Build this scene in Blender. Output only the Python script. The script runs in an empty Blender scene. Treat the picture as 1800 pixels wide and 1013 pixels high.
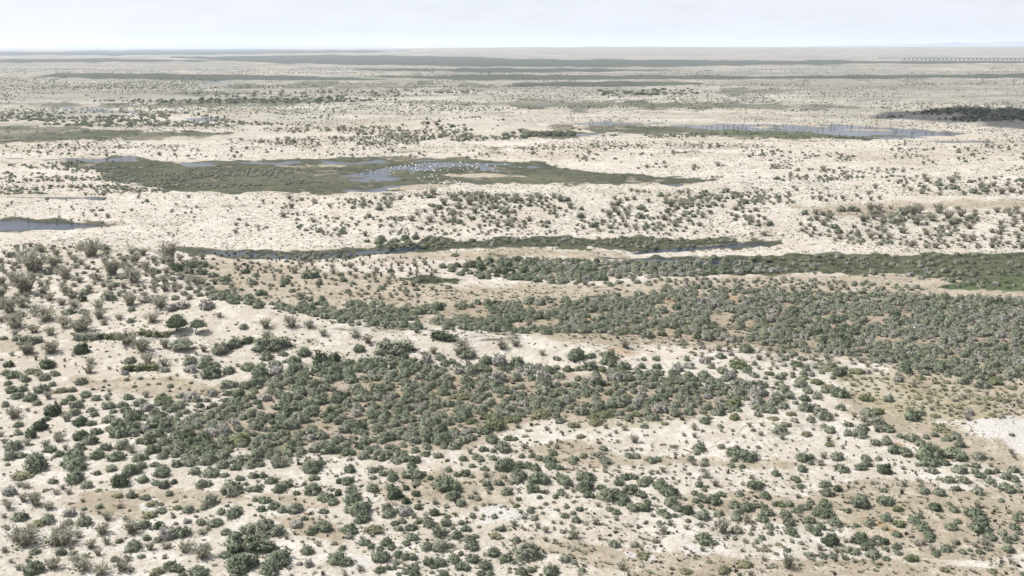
import bpy, math, random
import numpy as np

random.seed(7)
rng = np.random.default_rng(7)
scene = bpy.context.scene
COL = scene.collection

# ------------------------------------------------------------------ camera
CAM_H = 45.0
FPX, CX, CY, HOR = 1800.0, 900.0, 506.5, 81.0        # lens and horizon in photo pixels
PITCH = math.atan((CY - HOR) / FPX)
cam_d = bpy.data.cameras.new('camera')
cam = bpy.data.objects.new('camera', cam_d); COL.objects.link(cam)
cam_d.sensor_width = 36.0; cam_d.lens = 36.0 * FPX / 1800.0
cam_d.clip_start = 1.0; cam_d.clip_end = 80000.0
cam.location = (0, 0, CAM_H)
cam.rotation_euler = (math.pi / 2 - PITCH, 0, 0)
scene.camera = cam

# ------------------------------------------------------------------ sky, sun, exposure
SUN_EL, SUN_FROM = math.radians(54), (-1.0, 0.22)      # the sun stands to the left, a little beyond
world = bpy.data.worlds.new('World'); scene.world = world
world.use_nodes = True
wn, wl = world.node_tree.nodes, world.node_tree.links
wn.clear()
w_out = wn.new('ShaderNodeOutputWorld'); w_bg = wn.new('ShaderNodeBackground')
sky = wn.new('ShaderNodeTexSky'); sky.sky_type = 'NISHITA'; sky.sun_disc = False
sky.sun_elevation = SUN_EL
sky.sun_rotation = math.atan2(SUN_FROM[0], SUN_FROM[1])
sky.air_density = 1.0; sky.dust_density = .7; sky.ozone_density = 1.0
# thin high cloud veil over the whole dome
w_tc = wn.new('ShaderNodeTexCoord'); w_map = wn.new('ShaderNodeMapping')
w_map.inputs['Scale'].default_value = (9, 9, 40)
w_n = wn.new('ShaderNodeTexNoise'); w_n.inputs['Scale'].default_value = 2.2; w_n.inputs['Detail'].default_value = 7
w_r = wn.new('ShaderNodeMapRange')
for k, v in (('From Min', .40), ('From Max', .66), ('To Min', .72), ('To Max', .88)): w_r.inputs[k].default_value = v
w_mix = wn.new('ShaderNodeMixRGB'); w_mix.inputs[2].default_value = (8.3, 8.55, 9.5, 1)
wl.new(w_tc.outputs['Generated'], w_map.inputs[0]); wl.new(w_map.outputs[0], w_n.inputs['Vector'])
wl.new(w_n.outputs['Fac'], w_r.inputs[0]); wl.new(w_r.outputs[0], w_mix.inputs[0])
wl.new(sky.outputs[0], w_mix.inputs[1]); wl.new(w_mix.outputs[0], w_bg.inputs[0])
w_bg.inputs[1].default_value = 0.07
wl.new(w_bg.outputs[0], w_out.inputs[0])

sun_d = bpy.data.lights.new('sun', 'SUN'); sun = bpy.data.objects.new('sun', sun_d); COL.objects.link(sun)
sun_d.energy = 5.0; sun_d.angle = math.radians(0.53); sun_d.color = (1.0, 0.97, 0.925)
from mathutils import Vector
_l = math.hypot(*SUN_FROM)
SUN_VEC = Vector((SUN_FROM[0] / _l * math.cos(SUN_EL), SUN_FROM[1] / _l * math.cos(SUN_EL), math.sin(SUN_EL)))
sun.rotation_euler = (-SUN_VEC).to_track_quat('-Z', 'Y').to_euler()
sun.location = (-200, 50, 400)

vs = scene.view_settings
vs.view_transform = 'Standard'; vs.look = 'None'; vs.gamma = 1.0; vs.use_curve_mapping = False
vs.exposure = 0.63
scene.cycles.max_bounces = 6
scene.cycles.diffuse_bounces = 3
scene.cycles.volume_bounces = 1
scene.cycles.transparent_max_bounces = 8

# ------------------------------------------------------------------ pixel <-> ground
SP, CP = math.sin(PITCH), math.cos(PITCH)
def px_dir(x, y):
    a = (np.asarray(x, float) - CX) / FPX; b = -(np.asarray(y, float) - CY) / FPX
    return a, CP + b * SP, -SP + b * CP
def px_ground(x, y, z=0.0):
    a, dy, dz = px_dir(x, y)
    t = (z - CAM_H) / dz
    return a * t, dy * t
def to_px(X, Y, Z=0.0):
    rz = Z - CAM_H
    depth = Y * CP - rz * SP
    up = Y * SP + rz * CP
    depth = np.maximum(depth, 1e-3)
    return CX + FPX * X / depth, CY - FPX * up / depth
def depth_of(Y, Z): return Y * CP - (Z - CAM_H) * SP

# ------------------------------------------------------------------ numpy noise
def _hash(ix, iy, s):
    h = (ix.astype(np.int64) * 374761393 + iy.astype(np.int64) * 668265263 + s * 974711) & 0xFFFFFFFF
    h = ((h ^ (h >> 13)) * 1274126177) & 0xFFFFFFFF
    return ((h ^ (h >> 16)) & 0xFFFF) / 65535.0
def vnoise(x, y, s=0):
    x0 = np.floor(x); y0 = np.floor(y); fx = x - x0; fy = y - y0
    fx = fx * fx * (3 - 2 * fx); fy = fy * fy * (3 - 2 * fy)
    ix = x0.astype(np.int64); iy = y0.astype(np.int64)
    a = _hash(ix, iy, s); b = _hash(ix + 1, iy, s); c = _hash(ix, iy + 1, s); d = _hash(ix + 1, iy + 1, s)
    return (a * (1 - fx) + b * fx) * (1 - fy) + (c * (1 - fx) + d * fx) * fy
def fbm(x, y, s=0, o=4):
    r = 0; a = .5; t = 0
    for k in range(o):
        r = r + a * vnoise(x, y, s + k * 17); t += a; a *= .5; x = x * 2.03 + 3.1; y = y * 2.03 + 1.7
    return r / t
def sst(e0, e1, v):
    t = np.clip((v - e0) / (e1 - e0), 0, 1); return t * t * (3 - 2 * t)

# soft polygon masks, measured in photo pixels on the ground
def poly_mask(px, py, poly, soft, wob=0.0, seed=1, X=None, Y=None):
    P = np.array(poly, float)
    out = np.zeros(px.shape)
    m = soft + wob
    sel = (px > P[:, 0].min() - m * 2) & (px < P[:, 0].max() + m * 2) & (py > P[:, 1].min() - m) & (py < P[:, 1].max() + m)
    if not sel.any(): return out
    x = px[sel]; y = py[sel] * 2.0; Q = P * (1, 2)
    d2 = np.full(x.shape, 1e18); ins = np.zeros(x.shape, bool)
    n = len(Q)
    for i in range(n):
        ax, ay = Q[i]; bx, by = Q[(i + 1) % n]
        ex, ey = bx - ax, by - ay
        t = np.clip(((x - ax) * ex + (y - ay) * ey) / (ex * ex + ey * ey + 1e-9), 0, 1)
        d2 = np.minimum(d2, (x - ax - t * ex) ** 2 + (y - ay - t * ey) ** 2)
        c = ((ay > y) != (by > y)) & (x < ex * (y - ay) / (ey if ey else 1e-9) + ax)
        ins ^= c
    sd = np.sqrt(d2) * np.where(ins, 1, -1)
    if wob:
        nz = fbm(x / 34.0, y / 22.0, seed, 4) - .5
        sd = sd + nz * 2.6 * wob
    out[sel] = sst(-soft, soft, sd)
    return out
def union(px, py, polys, soft, wob, seed=1):
    r = np.zeros(px.shape)
    for i, p in enumerate(polys): r = np.maximum(r, poly_mask(px, py, p, soft, wob, seed + i))
    return r

# ---- wet land (photo pixels, ground level)
LAKE = [(90,291),(150,281),(200,276),(330,282),(480,280),(640,274),(780,277),(900,282),(960,286),(1010,299),(1130,309),(1260,317),(1190,327),(1050,325),(900,322),(780,324),(690,339),(560,341),(420,340),(320,336),(230,325),(170,305)]
MARSH = [
 LAKE,
 [(640,437),(760,424),(920,417),(1100,417),(1370,425),(1320,437),(1180,443),(1060,435),(900,435),(760,442),(640,449)],
 [(1110,454),(1200,451),(1400,449),(1700,447),(1960,446),(1960,512),(1760,512),(1650,505),(1690,493),(1560,480),(1400,481),(1200,486),(1100,468)],
 [(960,221),(1060,220),(1200,222),(1400,228),(1560,234),(1690,236),(1620,245),(1400,245),(1240,240),(1000,231)],
 [(-200,220),(0,221),(100,222),(220,231),(430,232),(370,240),(180,249),(0,252),(-200,252)],
 [(700,490),(760,486),(810,490),(800,497),(740,498)],
 [(0,182),(60,180),(230,184),(330,178),(500,174),(600,178),(520,184),(400,187),(230,190),(60,189)],
 [(800,183),(1000,177),(1220,181),(1420,186),(1560,190),(1400,192),(1150,191),(900,189)],
 [(400,151),(600,146),(760,147),(930,151),(760,155),(520,156)],
 [(1230,160),(1390,157),(1400,163),(1260,166)],
 [(-120,382),(20,381),(120,388),(200,394),(150,402),(40,408),(-120,410)],
 [(250,434),(360,436),(470,441),(640,436),(780,428),(800,436),(660,449),(560,457),(420,456),(320,444)],
 [(905,224),(950,230),(1010,230),(1060,236),(1000,241),(930,240)],
 [(260,163),(420,160),(460,166),(300,169)],
]
FARGREEN = [
 [(300,101),(520,97),(760,98),(900,104),(1300,106),(2000,107),(2000,111),(1500,113),(1150,118),(800,117),(480,112)],
 [(-300,92),(120,90),(420,87),(720,89),(640,93),(300,97),(-300,99)],
 [(-300,106),(200,103),(420,107),(200,110),(-300,112)],
 [(640,134),(900,131),(1300,134),(1800,130),(2000,136),(1300,140),(800,141)],
 [(100,128),(420,131),(700,140),(400,142),(60,136)],
 [(900,146),(1100,143),(1300,147),(1100,152),(900,152)],
 [(560,122),(900,120),(1250,124),(900,128)],
]
WATER = [
 [(-60,282),(60,278),(180,274),(236,272),(245,283),(190,286),(120,282),(0,284)],
 [(290,284),(480,283),(640,277),(780,280),(640,288),(500,289),(330,291)],
 [(590,306),(650,300),(700,290),(780,292),(760,300),(700,304),(660,313),(600,311)],
 [(700,287),(800,284),(900,285),(860,291),(760,293)],
 [(610,316),(690,309),(730,312),(650,320)],
 [(590,330),(640,324),(720,322),(700,330),(650,338),(600,336)],
 [(840,290),(890,286),(935,289),(950,294),(925,299),(880,301),(846,297)],
 [(1160,322),(1240,322),(1270,327),(1180,329)],
 [(-120,384),(0,384),(60,388),(172,393),(165,398),(110,403),(-120,406)],
 [(-40,340),(60,342),(190,346),(180,350),(40,347),(-40,347)],
 [(330,438),(440,439),(540,445),(640,438),(740,430),(780,434),(650,447),(560,455),(440,454)],
 [(1110,445),(1150,436),(1290,428),(1365,425),(1330,433),(1190,441)],
 [(1010,449),(1130,452),(1240,455),(1380,458),(1300,470),(1180,462)],
 [(1170,219),(1340,217),(1480,216),(1560,224),(1730,233),(1640,240),(1480,238),(1370,230),(1240,226)],
 [(960,217),(1060,213),(1160,216),(1090,220),(1000,220)],
 [(1150,217),(1260,216),(1340,219),(1300,226),(1200,224)],
 [(1340,222),(1400,216),(1480,219),(1540,226),(1690,232),(1640,237),(1540,234),(1420,229)],
 [(1460,238),(1560,238),(1640,240),(1560,244)],
 [(1600,248),(1720,245),(1900,246),(1900,256),(1720,254)],
 [(60,186),(90,185),(140,190),(230,195),(310,199),(300,201),(200,198),(120,193)],
 [(320,207),(400,205),(410,211),(340,214)],
 [(1000,235),(1080,233),(1090,238),(1010,241)],
 [(395,178),(470,176),(480,179),(410,181)],
 [(360,143),(400,142),(404,144),(364,145)],
]
ISLETS = [[(770,307),(860,305),(940,311),(880,313),(800,311)], [(680,331),(740,325),(820,326),(720,334)], [(480,291),(600,288),(620,293),(520,297)]]

# ---- dune ridges: crest pixel, crest height, foot pixel row, back length
RIDGES = [
 dict(c=[(-260,426,4.5,690),(0,426,4.6,690),(150,430,4.6,680),(255,440,4.2,660),(330,508,3.6,640),(440,545,3.0,640),(620,574,2.4,640),(850,591,1.7,645),(1040,608,1.0,650),(1130,620,0,660)], b=16),
 dict(c=[(540,350,0,400),(640,345,3.0,410),(800,338,5.2,412),(950,348,4.6,412),(1150,352,4.8,415),(1330,366,4.8,420),(1420,376,4.0,425),(1600,368,3.2,440),(1800,376,3.4,446),(2100,376,3.2,446)], b=20),
 dict(c=[(840,262,0,292),(960,250,2.4,292),(1150,247,4.5,300),(1400,253,4.2,305),(1800,253,4.5,310),(2100,253,4.5,310)], b=40),
 dict(c=[(-300,252,2,276),(0,252,2,276),(300,250,2.5,272),(520,244,3,272),(700,248,1.5,272),(900,262,0,275)], b=30),
 dict(c=[(500,236,0,250),(620,224,2.6,251),(740,212,5.4,251),(820,206,7.0,250),(885,205,7.2,249),(930,213,5.0,246),(968,228,2.4,245),(1020,240,0,248)], b=34),
 dict(c=[(880,197,0,206),(1000,189,3.2,209),(1250,191,3.2,209),(1450,196,3,210),(1560,206,0,212)], b=40),
 dict(c=[(1500,212,0,218),(1610,201,3.4,219),(1680,194,6,220),(1740,195,5.4,220),(1800,199,4.4,220),(2100,205,3,220)], b=50),
 dict(c=[(1500,310,0,355),(1620,318,2.2,358),(1800,312,3.4,358),(2050,310,3.4,358)], b=22),
]
for r in RIDGES:
    X = []; Y = []; H = []; L = []
    for (x, y, h, f) in r['c']:
        a, b = px_ground(x, y, h); X.append(float(a)); Y.append(float(b)); H.append(h)
        L.append(max(6.0, float(b) - float(px_ground(x, f)[1])))
    r['X'], r['Y'], r['H'], r['L'] = map(np.array, (X, Y, H, L))

def height(x, y, px=None, py=None):
    x = np.asarray(x, float); y = np.asarray(y, float)
    yy = np.maximum(y, 20.0)
    px, py = to_px(x, yy, 0.0)
    z = np.zeros(x.shape)
    nb = fbm(x / 26.0, y / 26.0, 5, 3) - .5
    for k, r in enumerate(RIDGES):
        Yc = np.interp(x, r['X'], r['Y']) + nb * (4 if k < 3 else 10); H = np.interp(x, r['X'], r['H']); L = np.interp(x, r['X'], r['L'])
        u = y - Yc
        t = np.where(u < 0, np.clip(-u / L, 0, 1), np.clip(u / r['b'], 0, 1))
        pr = np.where(u < 0, (1 - t) ** 1.5 * (1 + .6 * t), 1 - t * t * (3 - 2 * t))
        z = z + H * pr * (1 + .5 * nb)
    # far pale dune country on the right, kilometres away
    H8 = np.interp(px, [420, 640, 760, 900, 1100, 1300, 1450, 1560, 1700, 2000], [0, 9, 20, 29, 33, 31, 30, 33, 34, 34])
    rise = sst(3900, 8200, y) * (1 - sst(12000, 20000, y))
    z = z + H8 * rise * (.72 + .58 * fbm(x / 260.0, y / 700.0, 31, 4))
    wet = np.maximum(union(px, py, MARSH, 7, 4, 100), union(px, py, WATER, 5, 2, 300))
    amp = .95 - .35 * sst(430, 560, py) - .1 * sst(700, 900, py)
    amp = amp * (1 - .8 * sst(1200, 3000, y))
    hum = (fbm(x / 15.0, y / 15.0, 9, 4) - .45) * 1.6 + (fbm(x / 4.2, y / 4.2, 12, 3) - .5) * .62
    z = z + hum * amp * (1 - .85 * wet)
    return z, wet, px, py

def water_level(px, py, x, y, islet=None):
    wm = union(px, py, WATER, 4, 5, 300)
    isl = union(px, py, ISLETS, 4, 2, 400)
    return wm * (1 - isl), isl
WATER_Z = -0.30

# ------------------------------------------------------------------ terrain sheet
def row_positions():
    ys = list(np.linspace(-1500, 40, 14))
    py = np.concatenate([np.linspace(1160, 470, 400), np.linspace(469, 250, 260), np.linspace(249.5, 100, 300), np.linspace(99.6, 84.2, 60)])
    d = px_ground(np.full(py.shape, 900.0), py)[1]
    ys += list(d[d > 45])
    ys += [31000.0, 40000.0]
    return np.array(sorted(ys))
t_in = np.linspace(-.62, .62, 640)
t_out = np.array([.66, .72, .8, .95, 1.2, 1.7, 2.5, 4.0])
T = np.concatenate([-t_out[::-1], t_in, t_out])
YS = row_positions()
S = np.where(YS > 0, np.hypot(YS, 45.0), np.hypot(YS * .6, 45.0))
GX = T[None, :] * S[:, None]; GY = np.repeat(YS[:, None], len(T), 1)
gx, gy = GX.ravel(), GY.ravel()
gz, wet, fpx, fpy = height(gx, gy)
wm, isl = water_level(fpx, fpy, gx, gy)
wn1 = fbm(gx / 16.0, gy / 13.0, 41, 5)
# pond beds drop under the water line, marsh flats stay level
gz = gz * (1 - wm) + (WATER_Z + .20 - np.where(fpy > 345, .7, .42) * wm + (wn1 - .5) * np.where(fpy > 345, .7, np.where(fpy < 262, 1.5, 2.6))) * wm
rx, ry = to_px(gx, np.maximum(gy, 20.0), gz)

TAN = [
 [(300,462),(420,455),(640,478),(800,500),(1000,502),(1150,490),(1400,484),(1800,484),(1960,490),(1960,620),(1600,640),(1300,615),(1050,605),(900,585),(700,565),(500,540),(380,520),(360,490)],
 [(120,665),(260,660),(340,668),(400,690),(330,705),(200,690),(150,678)],
 [(100,890),(150,868),(250,858),(350,862),(480,872),(600,875),(600,890),(420,885),(280,895),(250,912),(170,912)],
 [(540,905),(620,930),(600,960),(520,940),(470,905)],
 [(650,850),(760,855),(800,885),(700,890)], [(660,820),(900,830),(900,905),(760,880)],
 [(880,938),(1010,952),(1080,960),(1180,972),(1400,980),(1600,985),(1800,1000),(1960,1010),(1960,1100),(1000,1100),(1100,1010),(1010,985),(920,960)],
 [(1180,872),(1300,862),(1400,875),(1470,850),(1560,840),(1700,860),(1960,850),(1960,960),(1700,985),(1560,980),(1500,925),(1300,912),(1210,890)],
 [(1480,690),(1560,690),(1650,745),(1760,770),(1820,830),(1700,820),(1560,760),(1490,720)],
 [(1330,690),(1390,695),(1380,712),(1340,710)],
 [(900,795),(1000,770),(1100,800),(1300,810),(1500,815),(1360,830),(1180,815),(1000,830)],
 [(1560,600),(1700,650),(1960,640),(1960,745),(1700,738),(1560,690)],
 [(700,650),(950,670),(1300,690),(1250,745),(1000,735),(800,760),(600,740),(500,800),(420,790),(520,720)],
 [(1390,364),(1560,356),(1960,348),(1960,362),(1600,372),(1460,380)],
 [(200,393),(300,388),(330,394),(230,398)],
 [(0,598),(40,604),(40,616),(0,618)],
 [(690,444),(900,436),(1050,440),(1130,452),(1080,462),(900,452),(760,458),(640,462)],
]
SALT = [[(830,890),(880,885),(930,900),(900,918),(850,918)], [(1690,742),(1800,733),(1960,730),(1960,790),(1790,795),(1740,770)], [(1080,965),(1140,968),(1170,990),(1110,988)], [(1210,955),(1240,975),(1200,978)], [(600,985),(640,975),(655,1000),(610,1005)], [(235,888),(270,880),(285,892),(250,905)]]
OCHRE = [[(1500,902),(1530,908),(1600,942),(1570,940),(1520,918)], [(1060,612),(1090,610),(1130,620),(1110,626),(1075,622)], [(1080,555),(1110,553),(1125,561),(1095,565)], [(990,557),(1040,556),(1050,564),(1000,566)], [(1140,522),(1300,518),(1320,530),(1180,534)], [(1660,800),(1690,808),(1700,812),(1670,812)], [(1730,612),(1755,606),(1748,622),(1735,628)], [(1740,684),(1775,682),(1765,690)], [(1560,770),(1600,782),(1580,790)]]
VIVID = [[(1245,228),(1340,226),(1480,236),(1380,239),(1260,238)], [(1640,500),(1800,486),(1800,520),(1680,512)], [(930,165),(1090,164),(1080,170),(940,171)]]
PALEGRASS = [[(1120,440+1),(1130,430)], [(185,888),(222,886),(225,898),(190,898)], [(280,660),(345,668),(335,682),(290,676)], [(995,740),(1180,735),(1160,752),(1010,755)], [(1450,640),(1560,660),(1720,700),(1780,735),(1600,740),(1480,700)]]
PALEGRASS = PALEGRASS[1:]
DARKSOIL = [[(1040,590),(700,545),(900,530),(1200,520),(1500,530),(1800,545),(1800,660),(1500,625),(1250,605)], [(430,690),(560,650),(760,640),(980,650),(1200,665),(1300,690),(1250,725),(980,730),(820,790),(640,800),(480,800),(280,760)], [(790,465),(1000,458),(1200,470),(1100,490),(900,492)]]

m_marsh = union(rx, ry, MARSH, 6, 13, 100)
m_marsh = np.clip(m_marsh * 1.0 - .75 * isl, 0, 1)
m_far = union(rx, ry, FARGREEN, 2.6, 3.4, 150)
m_rim = np.maximum(union(rx, ry, MARSH, 16, 5, 100), union(rx, ry, WATER, 15, 3, 300))
m_rim = np.maximum(m_rim, isl)
m_tan = np.maximum(union(rx, ry, TAN, 16, 16, 200), m_rim * .85)
m_salt = union(rx, ry, SALT, 9, 20, 500)
m_ochre = union(rx, ry, OCHRE, 4, 3, 520)
m_viv = union(rx, ry, VIVID, 3, 3, 540)
m_pg = union(rx, ry, PALEGRASS, 12, 16, 560)
m_ds = union(rx, ry, DARKSOIL, 16, 14, 580)

TRACKS = [[(1310,742),(1338,772),(1372,818),(1398,862)],[(1200,803),(1290,772),(1312,748)],[(960,800),(1080,828),(1200,852)],[(1590,848),(1632,902),(1652,926)],[(1585,930),(1690,915),(1740,925)],[(946,960),(958,1000),(964,1030)],[(1180,874),(1300,852),(1400,872)],
 [(1215,840),(1222,880)],[(1330,818),(1400,862),(1470,880)],[(620,905),(665,935),(760,950),(850,935)],[(600,960),(640,985),(665,1013)],[(1500,700),(1560,760),(1600,800)],[(1100,968),(1180,985),(1250,975)],[(300,872),(420,868),(560,882)],[(1440,905),(1520,870),(1600,862)]]
m_trk = np.zeros(rx.shape)
for L_ in TRACKS:
    lx = np.array(L_, float); s_ = (rx > lx[:, 0].min() - 20) & (rx < lx[:, 0].max() + 20) & (ry > lx[:, 1].min() - 14) & (ry < lx[:, 1].max() + 14)
    xs_, ys_ = rx[s_] + 9 * (fbm(rx[s_] / 25., ry[s_] / 18., 90, 3) - .5), ry[s_] + 7 * (fbm(rx[s_] / 25., ry[s_] / 18., 91, 3) - .5)
    d_ = np.full(xs_.shape, 1e9)
    for (ax, ay), (bx, by) in zip(L_[:-1], L_[1:]):
        t_ = np.clip(((xs_ - ax) * (bx - ax) + (ys_ - ay) * (by - ay)) / ((bx - ax) ** 2 + (by - ay) ** 2), 0, 1)
        d_ = np.minimum(d_, np.hypot(xs_ - ax - t_ * (bx - ax), 1.5 * (ys_ - ay - t_ * (by - ay))))
    m_trk[s_] = np.maximum(m_trk[s_], 1 - sst(.8, 3.2, d_))
m_tan = np.maximum(m_tan, m_trk * .8)
nr, nc = GX.shape
me = bpy.data.meshes.new('ground')
co = np.stack([gx, gy, gz], 1)
idx = np.arange(nr * nc).reshape(nr, nc)
quads = np.stack([idx[:-1, :-1], idx[:-1, 1:], idx[1:, 1:], idx[1:, :-1]], -1).reshape(-1, 4)
def fill_mesh(me, co, faces4):
    me.vertices.add(len(co)); me.vertices.foreach_set('co', co.astype(np.float32).ravel())
    n = len(faces4); k = faces4.shape[1]
    me.loops.add(n * k); me.loops.foreach_set('vertex_index', faces4.astype(np.int32).ravel())
    me.polygons.add(n); me.polygons.foreach_set('loop_start', np.arange(0, n * k, k, dtype=np.int32))
    me.update(calc_edges=True)
fill_mesh(me, co, quads)
me.polygons.foreach_set('use_smooth', np.ones(len(quads), bool))
def add_attr(name, r, g, b, a):
    at = me.attributes.new(name, 'FLOAT_COLOR', 'POINT')
    at.data.foreach_set('color', np.stack([r, g, b, a], 1).astype(np.float32).ravel())
add_attr('soil_a', m_tan, m_marsh, m_salt, m_ochre)
add_attr('soil_b', m_viv, m_pg, m_ds, m_far)
ground = bpy.data.objects.new('ground', me); COL.objects.link(ground)
ground['kind'] = 'structure'

# ------------------------------------------------------------------ materials
def new_mat(name):
    m = bpy.data.materials.new(name); m.use_nodes = True
    nt = m.node_tree; nt.nodes.clear()
    out = nt.nodes.new('ShaderNodeOutputMaterial')
    return m, nt, out
class NT:
    def __init__(s, nt): s.nt = nt
    def n(s, t, **kw):
        nd = s.nt.nodes.new(t)
        for k, v in kw.items():
            if k in nd.inputs: nd.inputs[k].default_value = v
            else: setattr(nd, k, v)
        return nd
    def l(s, a, b): s.nt.links.new(a, b)
    def mix(s, fac, a, b):
        nd = s.nt.nodes.new('ShaderNodeMix'); nd.data_type = 'RGBA'
        if isinstance(fac, (int, float)): nd.inputs[0].default_value = fac
        else: s.l(fac, nd.inputs[0])
        for i, v in ((6, a), (7, b)):
            if isinstance(v, tuple): nd.inputs[i].default_value = (*v, 1)
            else: s.l(v, nd.inputs[i])
        return nd.outputs[2]
    def math(s, op, a, b=None, c=None):
        nd = s.nt.nodes.new('ShaderNodeMath'); nd.operation = op
        for i, v in enumerate((a, b, c)):
            if v is None: continue
            if isinstance(v, (int, float)): nd.inputs[i].default_value = v
            else: s.l(v, nd.inputs[i])
        return nd.outputs[0]
    def ramp(s, v, lo, hi, a=0.0, b=1.0):
        nd = s.nt.nodes.new('ShaderNodeMapRange'); nd.interpolation_type = 'SMOOTHSTEP'
        s.l(v, nd.inputs[0])
        for i, x in enumerate((lo, hi, a, b)): nd.inputs[i + 1].default_value = x
        return nd.outputs[0]
    def noise(s, vec, scale, detail=4, rough=.55):
        nd = s.nt.nodes.new('ShaderNodeTexNoise'); nd.inputs['Scale'].default_value = scale
        nd.inputs['Detail'].default_value = detail; nd.inputs['Roughness'].default_value = rough
        s.l(vec, nd.inputs['Vector']); return nd.outputs['Fac']

gm, nt, out = new_mat('sand_and_marsh'); g = NT(nt)
tc = g.n('ShaderNodeTexCoord').outputs['Object']
A = g.n('ShaderNodeAttribute', attribute_name='soil_a'); B = g.n('ShaderNodeAttribute', attribute_name='soil_b')
sa = g.n('ShaderNodeSeparateColor'); g.l(A.outputs['Color'], sa.inputs[0])
sb = g.n('ShaderNodeSeparateColor'); g.l(B.outputs['Color'], sb.inputs[0])
tan_, marsh_, salt_ = sa.outputs[0], sa.outputs[1], sa.outputs[2]; ochre_ = A.outputs['Alpha']
viv_, pg_, ds_ = sb.outputs[0], sb.outputs[1], sb.outputs[2]; far_ = B.outputs['Alpha']
n_big = g.noise(tc, .018, 5); n_mid = g.noise(tc, .16, 6, .6); n_fine = g.noise(tc, 1.7, 6, .65); n_grit = g.noise(tc, 7.0, 3, .6); n_pat = g.noise(tc, .55, 5, .62)
sand = g.mix(g.ramp(n_mid, .35, .68), (.352, .322, .272), (.43, .406, .358))
sand = g.mix(g.ramp(n_big, .46, .66, 0, .6), sand, (.322, .28, .222))
sand = g.mix(g.ramp(n_pat, .46, .62, 0, .55), sand, (.305, .268, .212))
sand = g.mix(g.ramp(n_pat, .36, .46, .5, 0), sand, (.475, .455, .415))
sand = g.mix(g.ramp(n_fine, .5, .7, 0, .5), sand, (.255, .222, .175))
sand = g.mix(g.ramp(n_grit, .54, .72, 0, .5), sand, (.20, .168, .13))
tanc = g.mix(g.ramp(n_mid, .38, .66), (.258, .218, .166), (.335, .295, .238))
tanc = g.mix(g.ramp(n_pat, .46, .62, 0, .6), tanc, (.215, .185, .135))
tanc = g.mix(g.ramp(n_pat, .34, .46, .6, 0), tanc, (.38, .34, .285))
tanc = g.mix(g.ramp(n_fine, .45, .68, 0, .7), tanc, (.20, .175, .122))
tanc = g.mix(g.ramp(n_grit, .52, .7, 0, .5), tanc, (.17, .155, .105))
tm = g.ramp(g.math('ADD', tan_, g.math('MULTIPLY', g.math('SUBTRACT', n_mid, .5), 1.1)), .25, .8)
c = g.mix(tm, sand, tanc)
dsm = g.ramp(g.math('ADD', ds_, g.math('MULTIPLY', g.math('SUBTRACT', n_mid, .5), 1.0)), .35, .85, 0, .7)
c = g.mix(dsm, c, g.mix(g.ramp(n_fine, .4, .65), (.185, .15, .105), (.265, .218, .162)))
pgm = g.ramp(g.math('ADD', pg_, g.math('MULTIPLY', g.math('SUBTRACT', n_fine, .5), 1.6)), .4, 1.1, 0, .6)
c = g.mix(pgm, c, g.mix(g.ramp(n_grit, .4, .6), (.26, .225, .145), (.175, .165, .095)))
saltm = g.ramp(g.math('ADD', salt_, g.math('MULTIPLY', g.math('SUBTRACT', n_fine, .5), 1.3)), .3, .9, 0, .95)
c = g.mix(saltm, c, g.mix(g.ramp(n_grit, .42, .62), (.41, .40, .38), (.31, .285, .25)))
ocm = g.ramp(g.math('ADD', ochre_, g.math('MULTIPLY', g.math('SUBTRACT', n_mid, .5), .9)), .5, 1.1, 0, .6)
c = g.mix(ocm, c, (.26, .155, .075))
# marsh: dark wet turf with ragged tan gaps
mp = g.n('ShaderNodeMapping'); mp.inputs['Scale'].default_value = (.035, .022, 1); g.l(tc, mp.inputs[0])
n_str = g.noise(mp.outputs[0], 1.0, 7, .65)
turf = g.mix(g.ramp(n_str, .36, .62), (.026, .032, .021), (.068, .074, .042))
turf = g.mix(g.ramp(n_mid, .48, .72, 0, .65), turf, (.125, .112, .07))
turf = g.mix(g.ramp(n_fine, .48, .68, 0, .55), turf, (.08, .08, .052))
turf = g.mix(g.ramp(n_pat, .5, .64, 0, .6), turf, (.03, .032, .026))
turf = g.mix(g.math('MULTIPLY', viv_, .45), turf, (.065, .10, .038))
mm = g.ramp(g.math('ADD', g.math('MULTIPLY', marsh_, .80), g.math('MULTIPLY', g.math('ADD', g.math('SUBTRACT', n_str, .5), g.math('MULTIPLY', g.math('SUBTRACT', n_mid, .5), .5)), 2.6)), .22, .6)
c = g.mix(mm, c, turf)
# far away the single plants run together: soil darkened by cover too small to model
sep = g.n('ShaderNodeSeparateXYZ'); g.l(tc, sep.inputs[0])
dist = g.math('SQRT', g.math('ADD', g.math('MULTIPLY', sep.outputs[0], sep.outputs[0]), g.math('MULTIPLY', sep.outputs[1], sep.outputs[1])))
mp2 = g.n('ShaderNodeMapping'); mp2.inputs['Scale'].default_value = (.0035, .0026, 1); g.l(tc, mp2.inputs[0])
n_cov = g.noise(mp2.outputs[0], 1.0, 8, .68)
vor = g.n('ShaderNodeTexVoronoi', Scale=.085); g.l(tc, vor.inputs['Vector'])
dots = g.ramp(vor.outputs['Distance'], .16, .34, 1, 0)
cov = g.math('MULTIPLY', g.ramp(dist, 520, 1300), g.math('ADD', g.math('MULTIPLY', dots, .5), g.ramp(n_cov, .36, .62, .0, .95)))
cov = g.math('MINIMUM', cov, .8)
mp4 = g.n('ShaderNodeMapping'); mp4.inputs['Scale'].default_value = (.0011, .0045, 1); g.l(tc, mp4.inputs[0])
n_band = g.noise(mp4.outputs[0], 1.0, 7, .6)
cov = g.math('MAXIMUM', cov, g.math('MULTIPLY', g.ramp(dist, 700, 1600), g.ramp(n_band, .48, .62, 0, .85)))
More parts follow.
